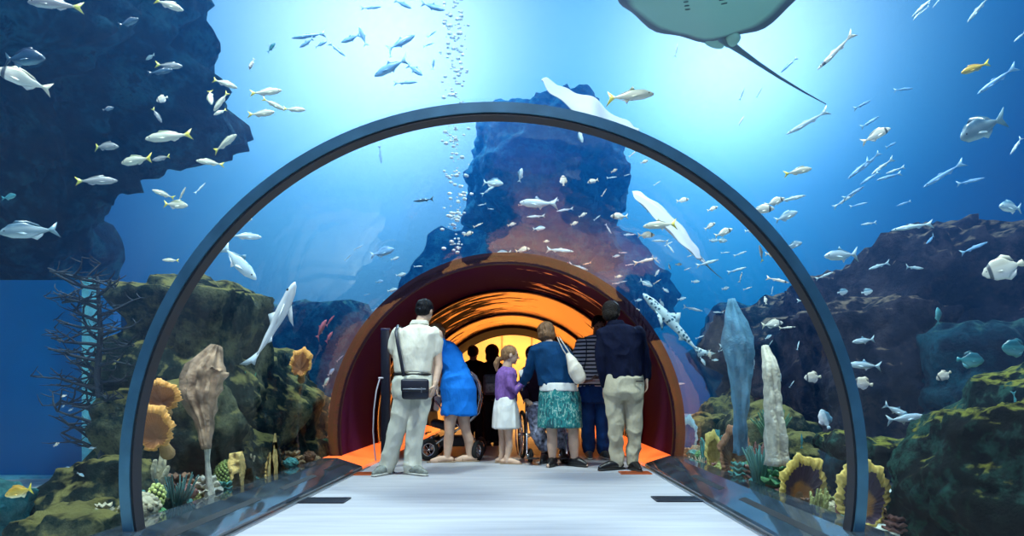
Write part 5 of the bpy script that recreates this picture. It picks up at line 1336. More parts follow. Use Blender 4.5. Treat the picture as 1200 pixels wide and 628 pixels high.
def shoes(f, spec, m, sole, label=None):
    for (ank, d, L_) in spec:
        bm = bmesh.new(); f.foot(ank, d, L_, False, bm, w=0.050, h=0.048)
        a = f.J(*ank); add_tube(bm, [Vector((a.x, a.y, 0.05)), Vector((a.x, a.y, 0.095))], [0.050, 0.046], 12)
        for v in bm.verts: v.co.z = max(v.co.z, 0.012)
        sh = solid('shoe', bm, 0.007, m, f.root, 2)
        if label: sh['label'] = label
        bm = bmesh.new(); dd = Vector((d[0], d[1], 0)).normalized(); h0 = Vector((a.x, a.y, 0.012)) - dd * 0.06
        add_tube(bm, [h0, h0 + dd * L_ * .5, h0 + dd * (L_ + 0.0)], [0.045, 0.05, 0.036], 14)
        for v in bm.verts: v.co.z = 0.002 + max(0, min(0.022, (v.co.z - 0.012) * 0.4 + 0.011))
        o = obj('sole', bm, sole, None); off = root_loc(f.root); 
        for v in o.data.vertices: v.co -= off
        o.parent = sh
SOLE_W = mat('sole_pale', (0.5, 0.5, 0.46), 0.7); SOLE_D = mat('sole_dark', (0.02, 0.02, 0.02), 0.7)
def fabric(name, c, **k): return mat(name, c, 0.85, var=k.get('var', .10), scale=k.get('scale', 8), bump=.9, bscale=k.get('bs', 9), sheen=0, spec=.15, stretch=(1.3, 1.3, .7))

# ---- man in the cream polo shirt, back to us
f = Fig(6.0, 473, 'man in cream polo shirt and pale trousers with a black bag slung across his back')
f.head(497, 363.5, 0.100, (0.45, 1), 0.25, 0.05, (491, 384, 0))
f.limb([(492, 388, 0), (488, 410, 0), (485, 440, 0), (484, 452, 0)], [.075, .085, .085, .09])
f.limb([(513, 392, 0), (512, 412, .02), (514, 430, .0), (511, 450, -.06)], [.052, .048, .040, .028])
f.hand((510.5, 452, -.07), (-.25, -.2, -1), (-1, .2, 0), 1.0, .5, 1)
f.limb([(467, 392, 0), (461, 412, .06), (460, 416, .1), (468, 408, .28)], [.050, .045, .040, .028])
f.hand((469, 407, .3), (.8, .6, .3), (0, 0, -1), 1.0, .4)
for hx, kx, ax in ((475, 467, 454), (494, 488, 484)): f.limb([(hx, 455, 0), (kx, 500, -.02), (ax, 545, .02)], [.085, .058, .036])
f.finish(SK_L)
f.hair(HAIR_BK, 0.005, vol=1.0, seed=3)
f.eyes()
CREAM = fabric('cream_cotton', (0.86, 0.82, 0.68)); PALE = fabric('pale_trouser', (0.66, 0.66, 0.56))
def b(bm):
    f.torso(bm, [(489, 381, 9, .07), (489, 385, 19, .10), (488, 392, 25, .115), (486, 408, 24, .13), (484, 424, 22.5, .125), (484, 435.5, 21.5, .125), (484, 437, 21, .12)])
    f.limb([(509, 391, 0), (511, 400, .01), (509, 411, .02)], [.068, .066, .068], bm)
    f.limb([(467, 391, 0), (463, 400, .03), (461, 408, .05)], [.066, .064, .064], bm)
f.cloth('polo_shirt', b, CREAM, seed=2, wr=(0.0095, 8, 0.6))
f.cloth('collar', lambda bm: f.torso(bm, [(492, 375.5, 9.5, .078, .01), (491, 381, 12, .09, .01)]), CREAM, wr=None)
def b(bm):
    f.torso(bm, [(484, 438, 21, .125), (484, 447, 23, .145), (484, 458, 24, .155), (484, 466, 22, .14)])
    f.limb([(476, 460, 0), (472, 480, -.01), (466, 503, -.02), (459, 525, 0), (454, 547, .02)], [.112, .100, .084, .076, .082], bm)
    f.limb([(493, 460, 0), (491, 480, -.01), (487, 503, -.02), (484, 525, 0), (483, 548, .02)], [.112, .100, .084, .076, .084], bm)
f.cloth('trousers', b, PALE, seed=5, wr=(0.0137, 7, 0.8))
f.cloth('belt', lambda bm: f.torso(bm, [(484, 437.5, 22.6, .140), (484, 440.5, 22.8, .142)]), mat('black_leather', (0.01, 0.01, 0.012), 0.35), wr=None, smooth=1)
shoes(f, [((453, 551, .02), (-.25, -.6), .27), ((482, 552, .0), (.6, -.5), .27)], mat('grey_trainer', (0.20, 0.22, 0.20), 0.6, var=.4, scale=25), SOLE_W)
# shoulder bag
B = mat('bag_black', (0.012, 0.014, 0.03), 0.45, var=.3)
bp = f.J(491, 456, -.21); bg_ = empty('shoulder_bag', (bp.x, bp.y, bp.z - .1)); tag(bg_, 'black crossbody bag resting on the hip of the man in the cream shirt', 'bag')
bm = bmesh.new(); bevel_box(bm, bp, (.26, .09, .20), .03, seg=3); obj('pouch', bm, B, bg_)
bm = bmesh.new(); bevel_box(bm, bp + Vector((0, -.035, .035)), (.268, .05, .125), .022, seg=3); obj('flap', bm, B, bg_)
bm = bmesh.new(); bevel_box(bm, bp + Vector((0, -.062, .0)), (.22, .008, .012), .003); add_tube(bm, [bp + Vector((.07, -.066, .01)), bp + Vector((.07, -.07, -.03))], .005, 6); obj('zip', bm, mat('zip_grey', (.3, .32, .36), .3, .8), bg_)
bm = bmesh.new()
st = [f.J(505, 446, -.17), f.J(497, 441, -.19), f.J(477, 441, -.18), f.J(474, 425, -.17), f.J(470, 405, -.165), f.J(467, 390, -.13), f.J(467, 381.5, -.03), f.J(470, 384, .08)]
add_tube(bm, st[2:], [(.016, .005)] * 6, 8); obj('strap', bm, B, bg_)

# ---- woman in the blue dress, bending over the pushchair
f = Fig(7.05, 535, 'woman in a short bright blue dress bending over the pushchair')
f.head(511, 390, 0.098, (-.9, .35), 0.8, .05, (517, 401, .03))
f.limb([(519, 405, 0), (530, 425, 0), (540, 450, 0), (541, 468, 0)], [.07, .09, .10, .10])
f.limb([(518, 408, -.1), (511, 425, -.15), (507, 440, -.12), (513, 456, -.05)], [.046, .042, .036, .026])
f.hand((512, 455, -.05), (.2, 0, -1), (1, 0, 0), .95, .8)
f.limb([(521, 408, .12), (515, 430, .16), (517, 452, .12)], [.046, .040, .028])
f.hand((517, 453, .12), (.2, 0, -1), (1, 0, 0), .95, .8)
f.limb([(531, 475, -.04), (528, 492, -.05), (527, 508, -.05), (526, 515, -.03), (524, 538, -.03)], [.090, .072, .056, .060, .034])
f.limb([(543, 475, .05), (543, 492, .05), (546, 507, .05), (549, 516, .05), (550, 536, .05)], [.090, .072, .056, .060, .034])
f.foot((524, 541, -.03), (-1, -.25), .23); f.foot((551, 540, .05), (-1, -.15), .23)
f.finish(SK_L); f.hair(HAIR_LB, 0.02, seed=4); f.eyes()
BLUE = fabric('bright_blue_jersey', (0.01, 0.20, 0.75), scale=5)
def b(bm):
    f.limb([(516, 402, 0), (521, 410, 0), (528, 421, 0), (534, 435, 0), (537, 446, 0)], [(.07, .07), (.13, .12), (.145, .14), (.14, .14), (.15, .15)], bm, 18)
    f.torso(bm, [(533, 432, 15, .12), (536, 443, 18.5, .16), (537.5, 455, 20.5, .18), (538, 470, 19.5, .165), (538, 484, 20.5, .17), (538, 486, 20, .165)])
    f.limb([(517, 404, -.1), (513, 414, -.13)], [.075, .068], bm)
f.cloth('dress', b, BLUE, seed=9, wr=(0.0148, 6, 0.8))
for ank, dy in (((524, 541, -.03), 0), ((551, 540, .05), 0)):
    a = f.J(*ank); bm = bmesh.new(); add_tube(bm, [Vector((a.x + .07, a.y, .008)), Vector((a.x - .06, a.y, .008)), Vector((a.x - .2, a.y - .02, .008))], [.036, .042, .036], 14)
    for v in bm.verts: v.co.z = .001 + (v.co.z > .008) * .012
    so = obj('sandal', bm, mat('tan_leather', (.35, .25, .16), .6), f.root)
    bm = bmesh.new(); add_tube(bm, [Vector((a.x - .09 + q * .0, a.y - .05 + .1 * q, .02 + .065 * math.sin(math.pi * q))) for q in (0, .25, .5, .75, 1)], .006, 6); obj('strap', bm, mat('tan_leather', (.35, .25, .16), .6), f.root)

# ---- girl in the purple cardigan
f = Fig(6.92, 595, 'girl with a ponytail in a purple cardigan and white skirt facing right')
f.head(597.5, 416, 0.098, (1, .25), 0.05, 0, (594, 431, 0))
f.limb([(594, 434, 0), (593, 445, 0), (593, 465, 0)], [.05, .06, .07])
f.limb([(596, 440, -.09), (597, 453, -.12), (604, 457, -.12), (613, 449, -.10)], [.036, .034, .030, .022])
f.hand((613, 448, -.10), (.7, .1, .7), (0, 1, 0), .8, .6)
f.limb([(598, 440, .09), (603, 452, .10), (614, 446, .06)], [.036, .032, .022])
f.hand((614, 446, .06), (.7, -.1, .7), (0, -1, 0), .8, .6)
for hx, ax, dy in ((588.5, 587.5, .05), (596, 594, -.04)):
    f.limb([(hx, 492, dy), (hx, 503, dy), (hx + .3, 515, dy), (hx + .5, 522, dy), (ax, 541, dy)], [.062, .052, .042, .045, .026])
    f.foot((ax, 541, dy), (1, -.3), .20, w=.036, h=.028)
f.finish(SK_L)
def pony(bm):
    add_tube(bm, [f.J(589, 420, .0), f.J(584, 421, 0), f.J(581.5, 426, 0), f.J(582, 434, 0)], [.022, .032, .034, .014], 10)
f.hair(HAIR_LB, 0.0, vol=.98, extra=pony, seed=6); f.eyes()
PUR = fabric('purple_knit', (0.22, 0.11, 0.36), var=.25, scale=30); WHT = fabric('white_cotton', (0.80, 0.80, 0.76))
def b(bm):
    f.torso(bm, [(594, 430, 5, .055), (594, 434, 10, .09), (593.5, 440, 12, .11), (593, 452, 12, .11), (593, 464, 12.5, .12), (593, 470, 12.5, .12)])
    f.limb([(597, 439, -.09), (598, 453, -.12), (604, 458, -.12), (611, 450, -.10)], [.052, .048, .042, .034], bm)
    f.limb([(597, 439, .09), (603, 452, .10), (612, 448, .07)], [.050, .042, .034], bm)
f.cloth('cardigan', b, PUR, seed=12, wr=(0.0105, 10, 0.7))
f.cloth('skirt', lambda bm: f.torso(bm, [(593, 466, 11.5, .12), (593, 478, 14, .15), (593, 492, 15.5, .17), (593, 501, 16, .175)], 2.0), WHT, seed=13, wr=(0.0148, 11, 0.12))
for ank in ((587.5, 541, .05), (594, 541, -.04)):
    a = f.J(*ank); bm = bmesh.new(); add_tube(bm, [Vector((a.x - .05, a.y, .008)), Vector((a.x + .05, a.y - .02, .008)), Vector((a.x + .15, a.y - .05, .008))], [.030, .036, .03], 12)
    for v in bm.verts: v.co.z = .001 + (v.co.z > .008) * .010
    obj('sandal', bm, mat('tan_leather', (.35, .25, .16), .6), f.root)
cp = P(613.5, 439, 6.92, -.06); bm = bmesh.new(); bevel_box(bm, cp, (.085, .012, .12), .004, Matrix.Rotation(R(-20), 3, 'Y')); 
o = based('paper', bm, mat('white_paper', (.85, .84, .78), .7), cp); tag(o, 'small white paper the girl in purple holds up', 'paper')

# ---- woman in the navy cardigan and teal skirt, back to us
f = Fig(6.67, 660, 'woman with brown bob in navy cardigan and teal patterned skirt, seen from behind')
f.head(640, 390, 0.102, (-.35, 1), 0.35, .07, (643, 404, .02))
f.limb([(645, 406, 0), (650, 425, 0), (655, 450, 0), (656, 468, 0)], [.07, .08, .09, .09])
f.limb([(627, 412, 0), (621, 430, .03), (617, 443, .10), (611, 452, .22)], [.050, .044, .036, .026])
f.hand((610, 453, .24), (-.5, .7, -.3), (0, 0, -1), .95, .5)
f.limb([(664, 412, 0), (670, 430, .03), (674, 446, .06)], [.052, .046, .036]); f.limb([(674, 446, .06), (664, 452, .18)], [.036, .026]); f.hand((663, 452, .2), (-.7, .6, .1), (0, 0, -1), .95, .5)
for hx, ax in ((646, 647.5), (671, 673.5)):
    f.limb([(hx, 490, 0), (hx + .5, 502, -.01), (hx + 1, 512, -.02), (hx + 1, 520, -.02), (ax, 541, 0)], [.082, .064, .058, .060, .036])
f.foot((647.5, 545, 0), (-.15, -.4), .22, w=.038); f.foot((673.5, 545, 0), (.5, -.5), .22, w=.038)
f.finish(SK_L)
def bob(bm):
    add_ellipsoid(bm, f.hc - f.hu * .035 - f.hf * .02, (.100, .092, .075), Matrix((f.hs, f.hf, f.hu)).transposed(), 3)
f.hair(HAIR_BR, 0.02, vol=1.1, extra=bob, seed=8); f.eyes()
NAVY = fabric('navy_knit', (0.004, 0.045, 0.13), var=.2)
def b(bm):
    f.torso(bm, [(643, 401, 8, .07), (644, 404.5, 17, .11), (645, 411, 24, .13), (648, 425, 22, .14), (652, 440, 22, .14), (654, 452, 22.5, .15)])
    f.limb([(628, 411, 0), (621, 430, .03), (617, 442, .10), (612, 450, .2)], [.068, .058, .050, .042], bm)
    f.limb([(662, 411, 0), (670, 429, .03), (674, 445, .06), (667, 451, .15)], [.068, .062, .052, .042], bm)
f.cloth('cardigan', b, NAVY, seed=22, wr=(0.0095, 8, .8))
f.cloth('blouse_hem', lambda bm: f.torso(bm, [(654, 449, 21.5, .155), (655, 458, 22.5, .165)]), WHT, seed=23, wr=(0.0053, 9, .5))
def teal_mat():
    m, t = nt('teal_leaf_print'); L = t.links.new
    out = N(t, 'ShaderNodeOutputMaterial'); b_ = N(t, 'ShaderNodeBsdfPrincipled'); L(b_.outputs[0], out.inputs[0])
    tc = N(t, 'ShaderNodeTexCoord'); mp = N(t, 'ShaderNodeMapping'); mp.inputs['Scale'].default_value = (1, 1, .5); mp.inputs['Rotation'].default_value = (0, R(35), 0)
    L(tc.outputs['Object'], mp.inputs[0]); nz = N(t, 'ShaderNodeTexNoise'); nz.inputs['Scale'].default_value = 26; nz.inputs['Detail'].default_value = 4; nz.inputs['Distortion'].default_value = 1.2
    L(mp.outputs[0], nz.inputs['Vector'])
    L(ramp(t, nz.outputs[0], [(.38, (.01, .07, .09)), (.48, (.01, .19, .20)), (.56, (.015, .24, .23)), (.60, (.42, .60, .50)), (.64, (.01, .15, .17))]), b_.inputs['Base Color']); b_.inputs['Roughness'].default_value = .85
    return m
f.cloth('skirt', lambda bm: f.torso(bm, [(655, 455, 21.5, .155), (656, 466, 24, .18), (656, 482, 25, .19), (656, 500, 26, .20)], 2.1), teal_mat(), seed=24, wr=(0.0105, 8, .25))
shoes(f, [((647.5, 545, 0), (-.1, -.3), .20), ((673.5, 545, 0), (.5, -.5), .21)], mat('black_leather', (0.01, 0.01, 0.012), 0.35), SOLE_D)
bp = f.J(673, 433, -.20); t_ = empty('shoulder_bag', bp - Vector((0, 0, .15))); tag(t_, 'cream hobo bag hanging from the shoulder of the woman in the teal skirt', 'bag')
CB = mat('cream_leather', (0.74, 0.66, 0.55), .5, var=.12)
bm = bmesh.new(); add_tube(bm, [f.J(665, 418, -.17), f.J(668, 424, -.19), f.J(672, 434, -.20), f.J(677, 444, -.20)], [(.03, .03), (.055, .05), (.082, .065), (.075, .055)], 16)
o = link_mesh('pouch', remeshed(bm, .007, 3, (.006, 12, .6), 3), CB, t_); 
for v in o.data.vertices: v.co -= root_loc(t_)
for dx in (-2.5, 2.5):
    bm = bmesh.new(); add_tube(bm, [f.J(655 + dx * .4, 395 + 3, .02), f.J(654 + dx * .5, 396, -.06), f.J(656 + dx * .7, 402, -.145), f.J(661 + dx, 411, -.165), f.J(666 + dx, 419, -.18)], [(.010, .004)] * 5, 8); obj('strap', bm, CB, t_)

# ---- man in the striped T-shirt, facing us
f = Fig(7.5, 699, 'man in a black and white striped T-shirt and jeans with backpack straps, looking down')
f.head(701, 381, 0.102, (.1, -1), 0.45, -.03, (700, 396, 0))
f.limb([(699, 400, 0), (698, 420, 0), (697, 445, 0), (697, 458, 0)], [.07, .08, .08, .08])
f.limb([(680, 403, 0), (677, 420, 0), (676, 437, -.05), (683, 447, -.20)], [.048, .044, .036, .026])
f.hand((684, 447, -.21), (.8, -.35, .1), (0, 0, 1), 1, .7, 1)
f.limb([(718, 403, 0), (719, 425, 0), (708, 445, -.15)], [.048, .040, .026]); f.hand((706, 446, -.17), (-.8, -.3, .1), (0, 0, 1), 1, .6, -1)
for hx, ax in ((688, 691), (706, 706)): f.limb([(hx, 460, 0), (hx + 1, 495, 0), (ax, 526, 0)], [.08, .055, .036])
f.finish(SK_D); f.hair(HAIR_BK, -.01, vol=.98, seed=11); f.eyes()
def stripe_mat():
    m, t = nt('striped_jersey'); L = t.links.new
    out = N(t, 'ShaderNodeOutputMaterial'); b_ = N(t, 'ShaderNodeBsdfPrincipled'); L(b_.outputs[0], out.inputs[0])
    tc = N(t, 'ShaderNodeTexCoord'); wv = N(t, 'ShaderNodeTexWave'); wv.bands_direction = 'Z'; wv.inputs['Scale'].default_value = 6.5; wv.inputs['Distortion'].default_value = .6; wv.inputs['Detail Scale'].default_value = 1.0
    L(tc.outputs['Object'], wv.inputs['Vector']); L(ramp(t, wv.outputs['Fac'], [(.32, (.012, .014, .03)), (.42, (.80, .82, .86))]), b_.inputs['Base Color']); b_.inputs['Roughness'].default_value = .85
    return m
def b(bm):
    f.torso(bm, [(700, 393, 8, .07), (699, 397, 17, .10), (698.5, 403, 22, .12), (698, 420, 19, .13), (697.5, 440, 19, .13), (697.5, 453, 19.5, .135)])
    f.limb([(681, 403, 0), (678, 412, 0), (677, 421, 0)], [.070, .068, .066], bm); f.limb([(717, 403, 0), (719, 421, 0)], [.070, .064], bm)
f.cloth('t_shirt', b, stripe_mat(), seed=31)
JEAN = fabric('dark_denim', (0.01, 0.05, 0.19), var=.3, scale=10)
def b(bm):
    f.torso(bm, [(697, 450, 18, .125), (697, 462, 20, .145), (697, 472, 19, .13)])
    f.limb([(688, 465, 0), (689, 495, -.01), (690, 525, 0)], [.10, .082, .078], bm); f.limb([(706, 465, 0), (706, 495, -.01), (707, 526, 0)], [.10, .082, .078], bm)
f.cloth('jeans', b, JEAN, seed=33, wr=(0.0126, 7, .8))
shoes(f, [((690, 529, 0), (-.05, -1), .27), ((707, 529, 0), (.15, -1), .27)], mat('dark_trainer', (0.05, 0.055, 0.06), 0.5, var=.5, scale=25), SOLE_W)
pb = f.J(698, 420, .2); t_ = empty('backpack', pb - Vector((0, 0, .2))); tag(t_, 'dark blue backpack worn by the man in the striped T-shirt', 'backpack')
BP = mat('backpack_navy', (0.01, 0.02, 0.06), .6)
bm = bmesh.new(); bevel_box(bm, pb, (.30, .14, .42), .05, seg=3); obj('pack', bm, BP, t_)
for sx in (-1, 1):
    bm = bmesh.new(); add_tube(bm, [f.J(698 + sx * 12, 398, .13), f.J(698 + sx * 12.5, 396, .0), f.J(698 + sx * 12, 402, -.125), f.J(698 + sx * 12.5, 420, -.145), f.J(698 + sx * 16, 438, -.12), f.J(698 + sx * 19.5, 442, .05)], [(.026, .006)] * 6, 8); obj('strap', bm, BP, t_)
ph = f.J(694, 446, -.25); bm = bmesh.new(); bevel_box(bm, ph, (.12, .010, .06), .004, Matrix.Rotation(R(60), 3, 'X')); o = based('phone', bm, mat('phone_pale', (.55, .58, .62), .2, .4), ph); tag(o, 'pale phone held in both hands by the man in the striped T-shirt', 'phone')

# ---- man in the navy shirt and khaki trousers, back to us
f = Fig(6.36, 731, 'man in dark navy shirt and khaki trousers standing with his back to us at right')
f.head(716.5, 366.5, 0.104, (.25, 1), .15, .03, (721, 385, 0), )
f.limb([(724, 392, 0), (728, 410, 0), (731, 440, 0), (731, 455, 0)], [.075, .09, .09, .09])
f.limb([(706, 393, 0), (704, 420, -.02), (707, 436, .0), (709, 452, .04)], [.052, .046, .040, .028]); f.hand((709, 454, .04), (-.05, .1, -1), (1, 0, 0), 1.05, .35, 1)
f.limb([(748, 393, 0), (754, 415, .02), (756, 432, .0), (757, 443, -.03)], [.054, .048, .040, .028]); f.hand((757, 444, -.03), (.05, .1, -1), (-1, 0, 0), 1.05, .45, -1)
for hx, ax in ((721, 723), (741, 742)): f.limb([(hx, 460, 0), (hx + 1, 500, 0), (ax, 538, 0)], [.085, .056, .036])
f.finish(SK_L); f.hair(mat('hair_dark_brown', (.018, .012, .010), .55, spec=.2, var=.5, scale=60, bump=.9, bscale=90), 0.02, vol=1.08, seed=14); f.eyes()
SH_N = fabric('navy_shirt', (0.004, 0.007, 0.028), var=.25)
def b(bm):
    f.torso(bm, [(722, 380, 9, .07), (724, 384, 18, .11), (727, 391, 26, .13), (729, 405, 26, .145), (730, 422, 23, .14), (731, 440, 22, .135), (731, 444, 21.5, .135)])
    f.limb([(707, 392, 0), (704.5, 418, -.02), (707, 436, 0), (708.5, 450, .03)], [.076, .066, .056, .046], bm)
    f.limb([(747, 391, 0), (753, 412, .02), (756, 430, 0), (757, 441, -.02)], [.078, .068, .060, .052], bm)
f.cloth('shirt', b, SH_N, seed=41, wr=(0.0116, 7, .7))
f.cloth('collar', lambda bm: f.torso(bm, [(721, 375.5, 9, .075, 0), (722, 382, 12, .09, 0)]), SH_N, wr=None)
KH = fabric('khaki_twill', (0.52, 0.47, 0.34), var=.12)
def b(bm):
    f.torso(bm, [(731, 439, 21, .13), (731, 448, 22.5, .15), (731, 460, 23, .165), (731, 468, 21, .14)])
    for hx, kx, ax in ((720.5, 721.5, 723.5), (741.5, 742.5, 741.5)): f.limb([(hx, 462, 0), (hx + .3, 482, -.01), (kx, 500, -.02), (kx + .4, 520, 0), (ax, 540, .01)], [.105, .095, .080, .074, .068], bm)
    add_ellipsoid(bm, f.J(721.5, 459, -.06), (.10, .085, .15), None, 3); add_ellipsoid(bm, f.J(740.5, 459, -.06), (.10, .085, .15), None, 3)
f.cloth('trousers', b, KH, seed=43, wr=(0.0137, 7, .9))
bm = bmesh.new(); bevel_box(bm, f.J(746, 447, -.155), (.075, .012, .014), .004); obj('pocket_button', bm, mat('black_leather', (0.01, 0.01, 0.012), 0.35), f.root)
shoes(f, [((722.5, 544, 0), (-.7, -.4), .27), ((742, 544, 0), (.1, -.8), .27)], mat('black_leather', (0.01, 0.01, 0.012), 0.35), SOLE_D)

# ---- two dim figures further in
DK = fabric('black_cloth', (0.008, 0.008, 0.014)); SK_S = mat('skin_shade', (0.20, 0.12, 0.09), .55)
f = Fig(9.6, 555, 'dark short-haired figure before the amber room, left one of the pair', vox=.009)
f.head(554.5, 413.5, .102, (.2, 1), .1, 0, (555, 424, 0)); f.limb([(555, 429, 0), (556, 445, 0), (557, 465, 0)], [.07, .08, .08])
for sx in (-1, 1):
    f.limb([(556 + sx * 11, 430, 0), (556 + sx * 14, 446, 0), (556 + sx * 13, 462, -.03)], [.046, .038, .026]); f.hand((556 + sx * 13, 463, -.03), (0, 0, -1), (-sx, 0, 0), 1, .4)
    f.limb([(556 + sx * 5, 468, 0), (556 + sx * 5.5, 492, 0), (556 + sx * 6, 514, 0)], [.08, .055, .036])
f.finish(SK_S); f.hair(HAIR_BK, 0, seed=51)
def b(bm):
    f.torso(bm, [(555, 422, 5, .06), (556, 425.5, 12, .10), (556, 431, 14.5, .12), (556, 448, 12, .12), (556, 466, 12.5, .13)])
    for sx in (-1, 1): f.limb([(556 + sx * 11, 430, 0), (556 + sx * 14, 446, 0), (556 + sx * 13.2, 459, -.02)], [.065, .055, .042], bm)
f.cloth('top', b, DK, vox=.011, seed=52)
def b(bm):
    f.torso(bm, [(556, 462, 12, .12), (556, 476, 12.5, .13)])
    for sx in (-1, 1): f.limb([(556 + sx * 5.5, 470, 0), (556 + sx * 5.5, 492, 0), (556 + sx * 6, 514, 0)], [.09, .075, .07], bm)
f.cloth('trousers', b, DK, vox=.011, seed=53)
shoes(f, [((550, 516, 0), (-.2, 1), .25), ((562, 516, 0), (.2, 1), .25)], mat('black_leather', (0.01, 0.01, 0.012), 0.35), SOLE_D)
f = Fig(9.3, 577, 'dark figure with full hair and small backpack, right one of the pair', vox=.009)
f.head(576.5, 414, .104, (-.1, 1), .1, 0, (577, 426, 0)); f.limb([(577, 430, 0), (577, 445, 0), (577, 465, 0)], [.07, .08, .08])
for sx in (-1, 1):
    f.limb([(577 + sx * 10, 431, 0), (577 + sx * 13, 447, 0), (577 + sx * 12, 463, -.03)], [.046, .038, .026]); f.hand((577 + sx * 12, 464, -.03), (0, 0, -1), (-sx, 0, 0), 1, .4)
    f.limb([(577 + sx * 5, 468, 0), (577 + sx * 5.5, 492, 0), (577 + sx * 5, 516, 0)], [.08, .055, .036])
f.finish(SK_S)
f.hair(HAIR_BK, 0.04, vol=1.2, extra=lambda bm: add_ellipsoid(bm, f.hc - f.hu * .06 - f.hf * .03, (.105, .08, .09), None, 3), seed=55)
def b(bm):
    f.torso(bm, [(577, 423, 5, .06), (577, 426.5, 12, .10), (577, 432, 14, .12), (577, 448, 12, .12), (577, 468, 13, .13)])
    for sx in (-1, 1): f.limb([(577 + sx * 10, 431, 0), (577 + sx * 13, 447, 0), (577 + sx * 12, 460, -.02)], [.065, .055, .042], bm)
f.cloth('coat', b, DK, vox=.011, seed=56)
def b(bm):
    for sx in (-1, 1): f.limb([(577 + sx * 5.2, 462, 0), (577 + sx * 5.5, 492, 0), (577 + sx * 5, 516, 0)], [.09, .07, .065], bm)
f.cloth('trousers', b, DK, vox=.011, seed=57)
shoes(f, [((572, 518, 0), (-.2, 1), .25), ((582, 518, 0), (.2, 1), .25)], mat('black_leather', (0.01, 0.01, 0.012), 0.35), SOLE_D)
pb = f.J(577, 451, -.2); t_ = empty('backpack', pb - Vector((0, 0, .16))); tag(t_, 'small grey-blue backpack on the dark figure with full hair', 'backpack')
bm = bmesh.new(); bevel_box(bm, pb, (.26, .12, .32), .045, seg=3); obj('pack', bm, mat('backpack_grey', (.06, .09, .15), .5, var=.4, scale=18), t_)
bm = bmesh.new(); bevel_box(bm, pb + Vector((0, -.07, -.05)), (.18, .05, .14), .02, seg=3); obj('pocket', bm, mat('backpack_pale', (.20, .26, .34), .5, var=.5, scale=26), t_)
for sx in (-1, 1):
    bm = bmesh.new(); add_tube(bm, [pb + Vector((sx * .09, .06, .13)), pb + Vector((sx * .10, .2, .20)), pb + Vector((sx * .11, .34, .1)), pb + Vector((sx * .12, .3, -.1)), pb + Vector((sx * .11, .06, -.13))], [(.02, .005)] * 5, 8); obj('strap', bm, BP, t_)

# ---- seated wheelchair user, mostly hidden
f = Fig(7.35, 636, 'person in dark top and grey patterned trousers sitting in the wheelchair')
f.head(624.5, 416, .100, (-.25, -1), .15, .10, (626, 430, .1))
f.limb([(628, 434, .12), (632, 450, .14), (636, 472, .14)], [.07, .09, .10])
f.limb([(616, 438, .1), (612, 455, .05), (617, 468, -.1)], [.044, .038, .026]); f.hand((617, 469, -.12), (.3, -.8, -.2), (0, 0, -1), .95, .6)
f.limb([(643, 438, .1), (650, 455, .05), (646, 470, -.1)], [.044, .038, .026]); f.hand((646, 470, -.12), (-.3, -.8, -.2), (0, 0, -1), .95, .6)
for hx, kx, ax in ((630, 626, 637), (645, 650, 660)): f.limb([(hx, 478, .12), (kx, 482, -.30), (kx + 3, 505, -.34), (ax, 528, -.30)], [.085, .062, .052, .034])
f.finish(SK_L); f.hair(HAIR_BK, .01, vol=1.06, seed=61); f.eyes()
def b(bm):
    f.torso(bm, [(626, 427, 6, .06, .11), (627, 431, 14, .10, .12), (628, 437, 19, .13, .12), (632, 455, 18, .14, .14), (636, 475, 19, .15, .14)])
    f.limb([(615, 437, .1), (612, 455, .05), (616, 466, -.08)], [.062, .054, .042], bm); f.limb([(643, 437, .1), (650, 455, .05), (647, 468, -.08)], [.062, .054, .042], bm)
f.cloth('top', b, fabric('plum_black', (.03, .012, .03)), seed=62)
def b(bm):
    for hx, kx, ax in ((630, 626, 637), (645, 650, 660)): f.limb([(hx, 478, .12), (kx, 482, -.30), (kx + 3, 505, -.34), (ax - 1, 518, -.31)], [.10, .088, .082, .080], bm)
f.cloth('trousers', b, mat('grey_floral', (.24, .26, .36), .85, var=.9, scale=26), seed=63, wr=(0.0126, 8, .9))
shoes(f, [((637, 524, -.30), (-.2, -1), .24), ((660, 524, -.30), (.1, -1), .24)], mat('black_leather', (0.01, 0.01, 0.012), 0.35), SOLE_D)
# ------------------------------------------------------------------ pushchair, wheelchair, post
ALU = mat('silver_tube', (.62, .66, .70), .22, .9); BLK = mat('black_plastic', (.012, .013, .018), .4); TYR = mat('tyre_rubber', (.012, .012, .014), .8, bump=.4); FAB = mat('charcoal_canvas', (.03, .035, .045), .85, bump=.3)
def wheel(root, c, r, tw, rot=0.0, spokes=8, name='wheel', hub=.018):
    Rz = Matrix.Rotation(rot, 3, 'Z'); c = Vector(c)
    bm = bmesh.new(); add_torus(bm, c, r - tw, tw, 'X', 40, 10, Rz); w_ = obj(name, bm, TYR, root)
    bm = bmesh.new(); add_torus(bm, c, r - tw * 2.1, tw * .45, 'X', 40, 6, Rz)
    for k in range(spokes):
        a = 2 * math.pi * k / spokes; d = Rz @ Vector((0, math.cos(a), math.sin(a)))
        add_tube(bm, [c + d * hub * .6, c + d * (r - tw * 2.1)], r * .035 if spokes < 10 else .0022, 5, False)
    add_tube(bm, [c - Rz @ Vector((hub * 1.6, 0, 0)), c + Rz @ Vector((hub * 1.6, 0, 0))], hub, 12)
    obj('rim', bm, ALU, w_)
    return w_
D = 7.34; s = D / F
def Q(px, py, dy=0): return P(px, py, D, dy)
t_ = empty('pushchair', (Q(533, 500).x, D + .1, 0)); tag(t_, 'pushchair with silver frame and air-filled wheels beside the woman in blue', 'pushchair')
def wz(px, dy, r): v = Q(px, 500, dy); return (v.x, v.y, r)
wheel(t_, wz(504, -.15, .135), .135, .028, R(-62), 6); wheel(t_, wz(504, .42, .135), .135, .028, R(-62), 6)
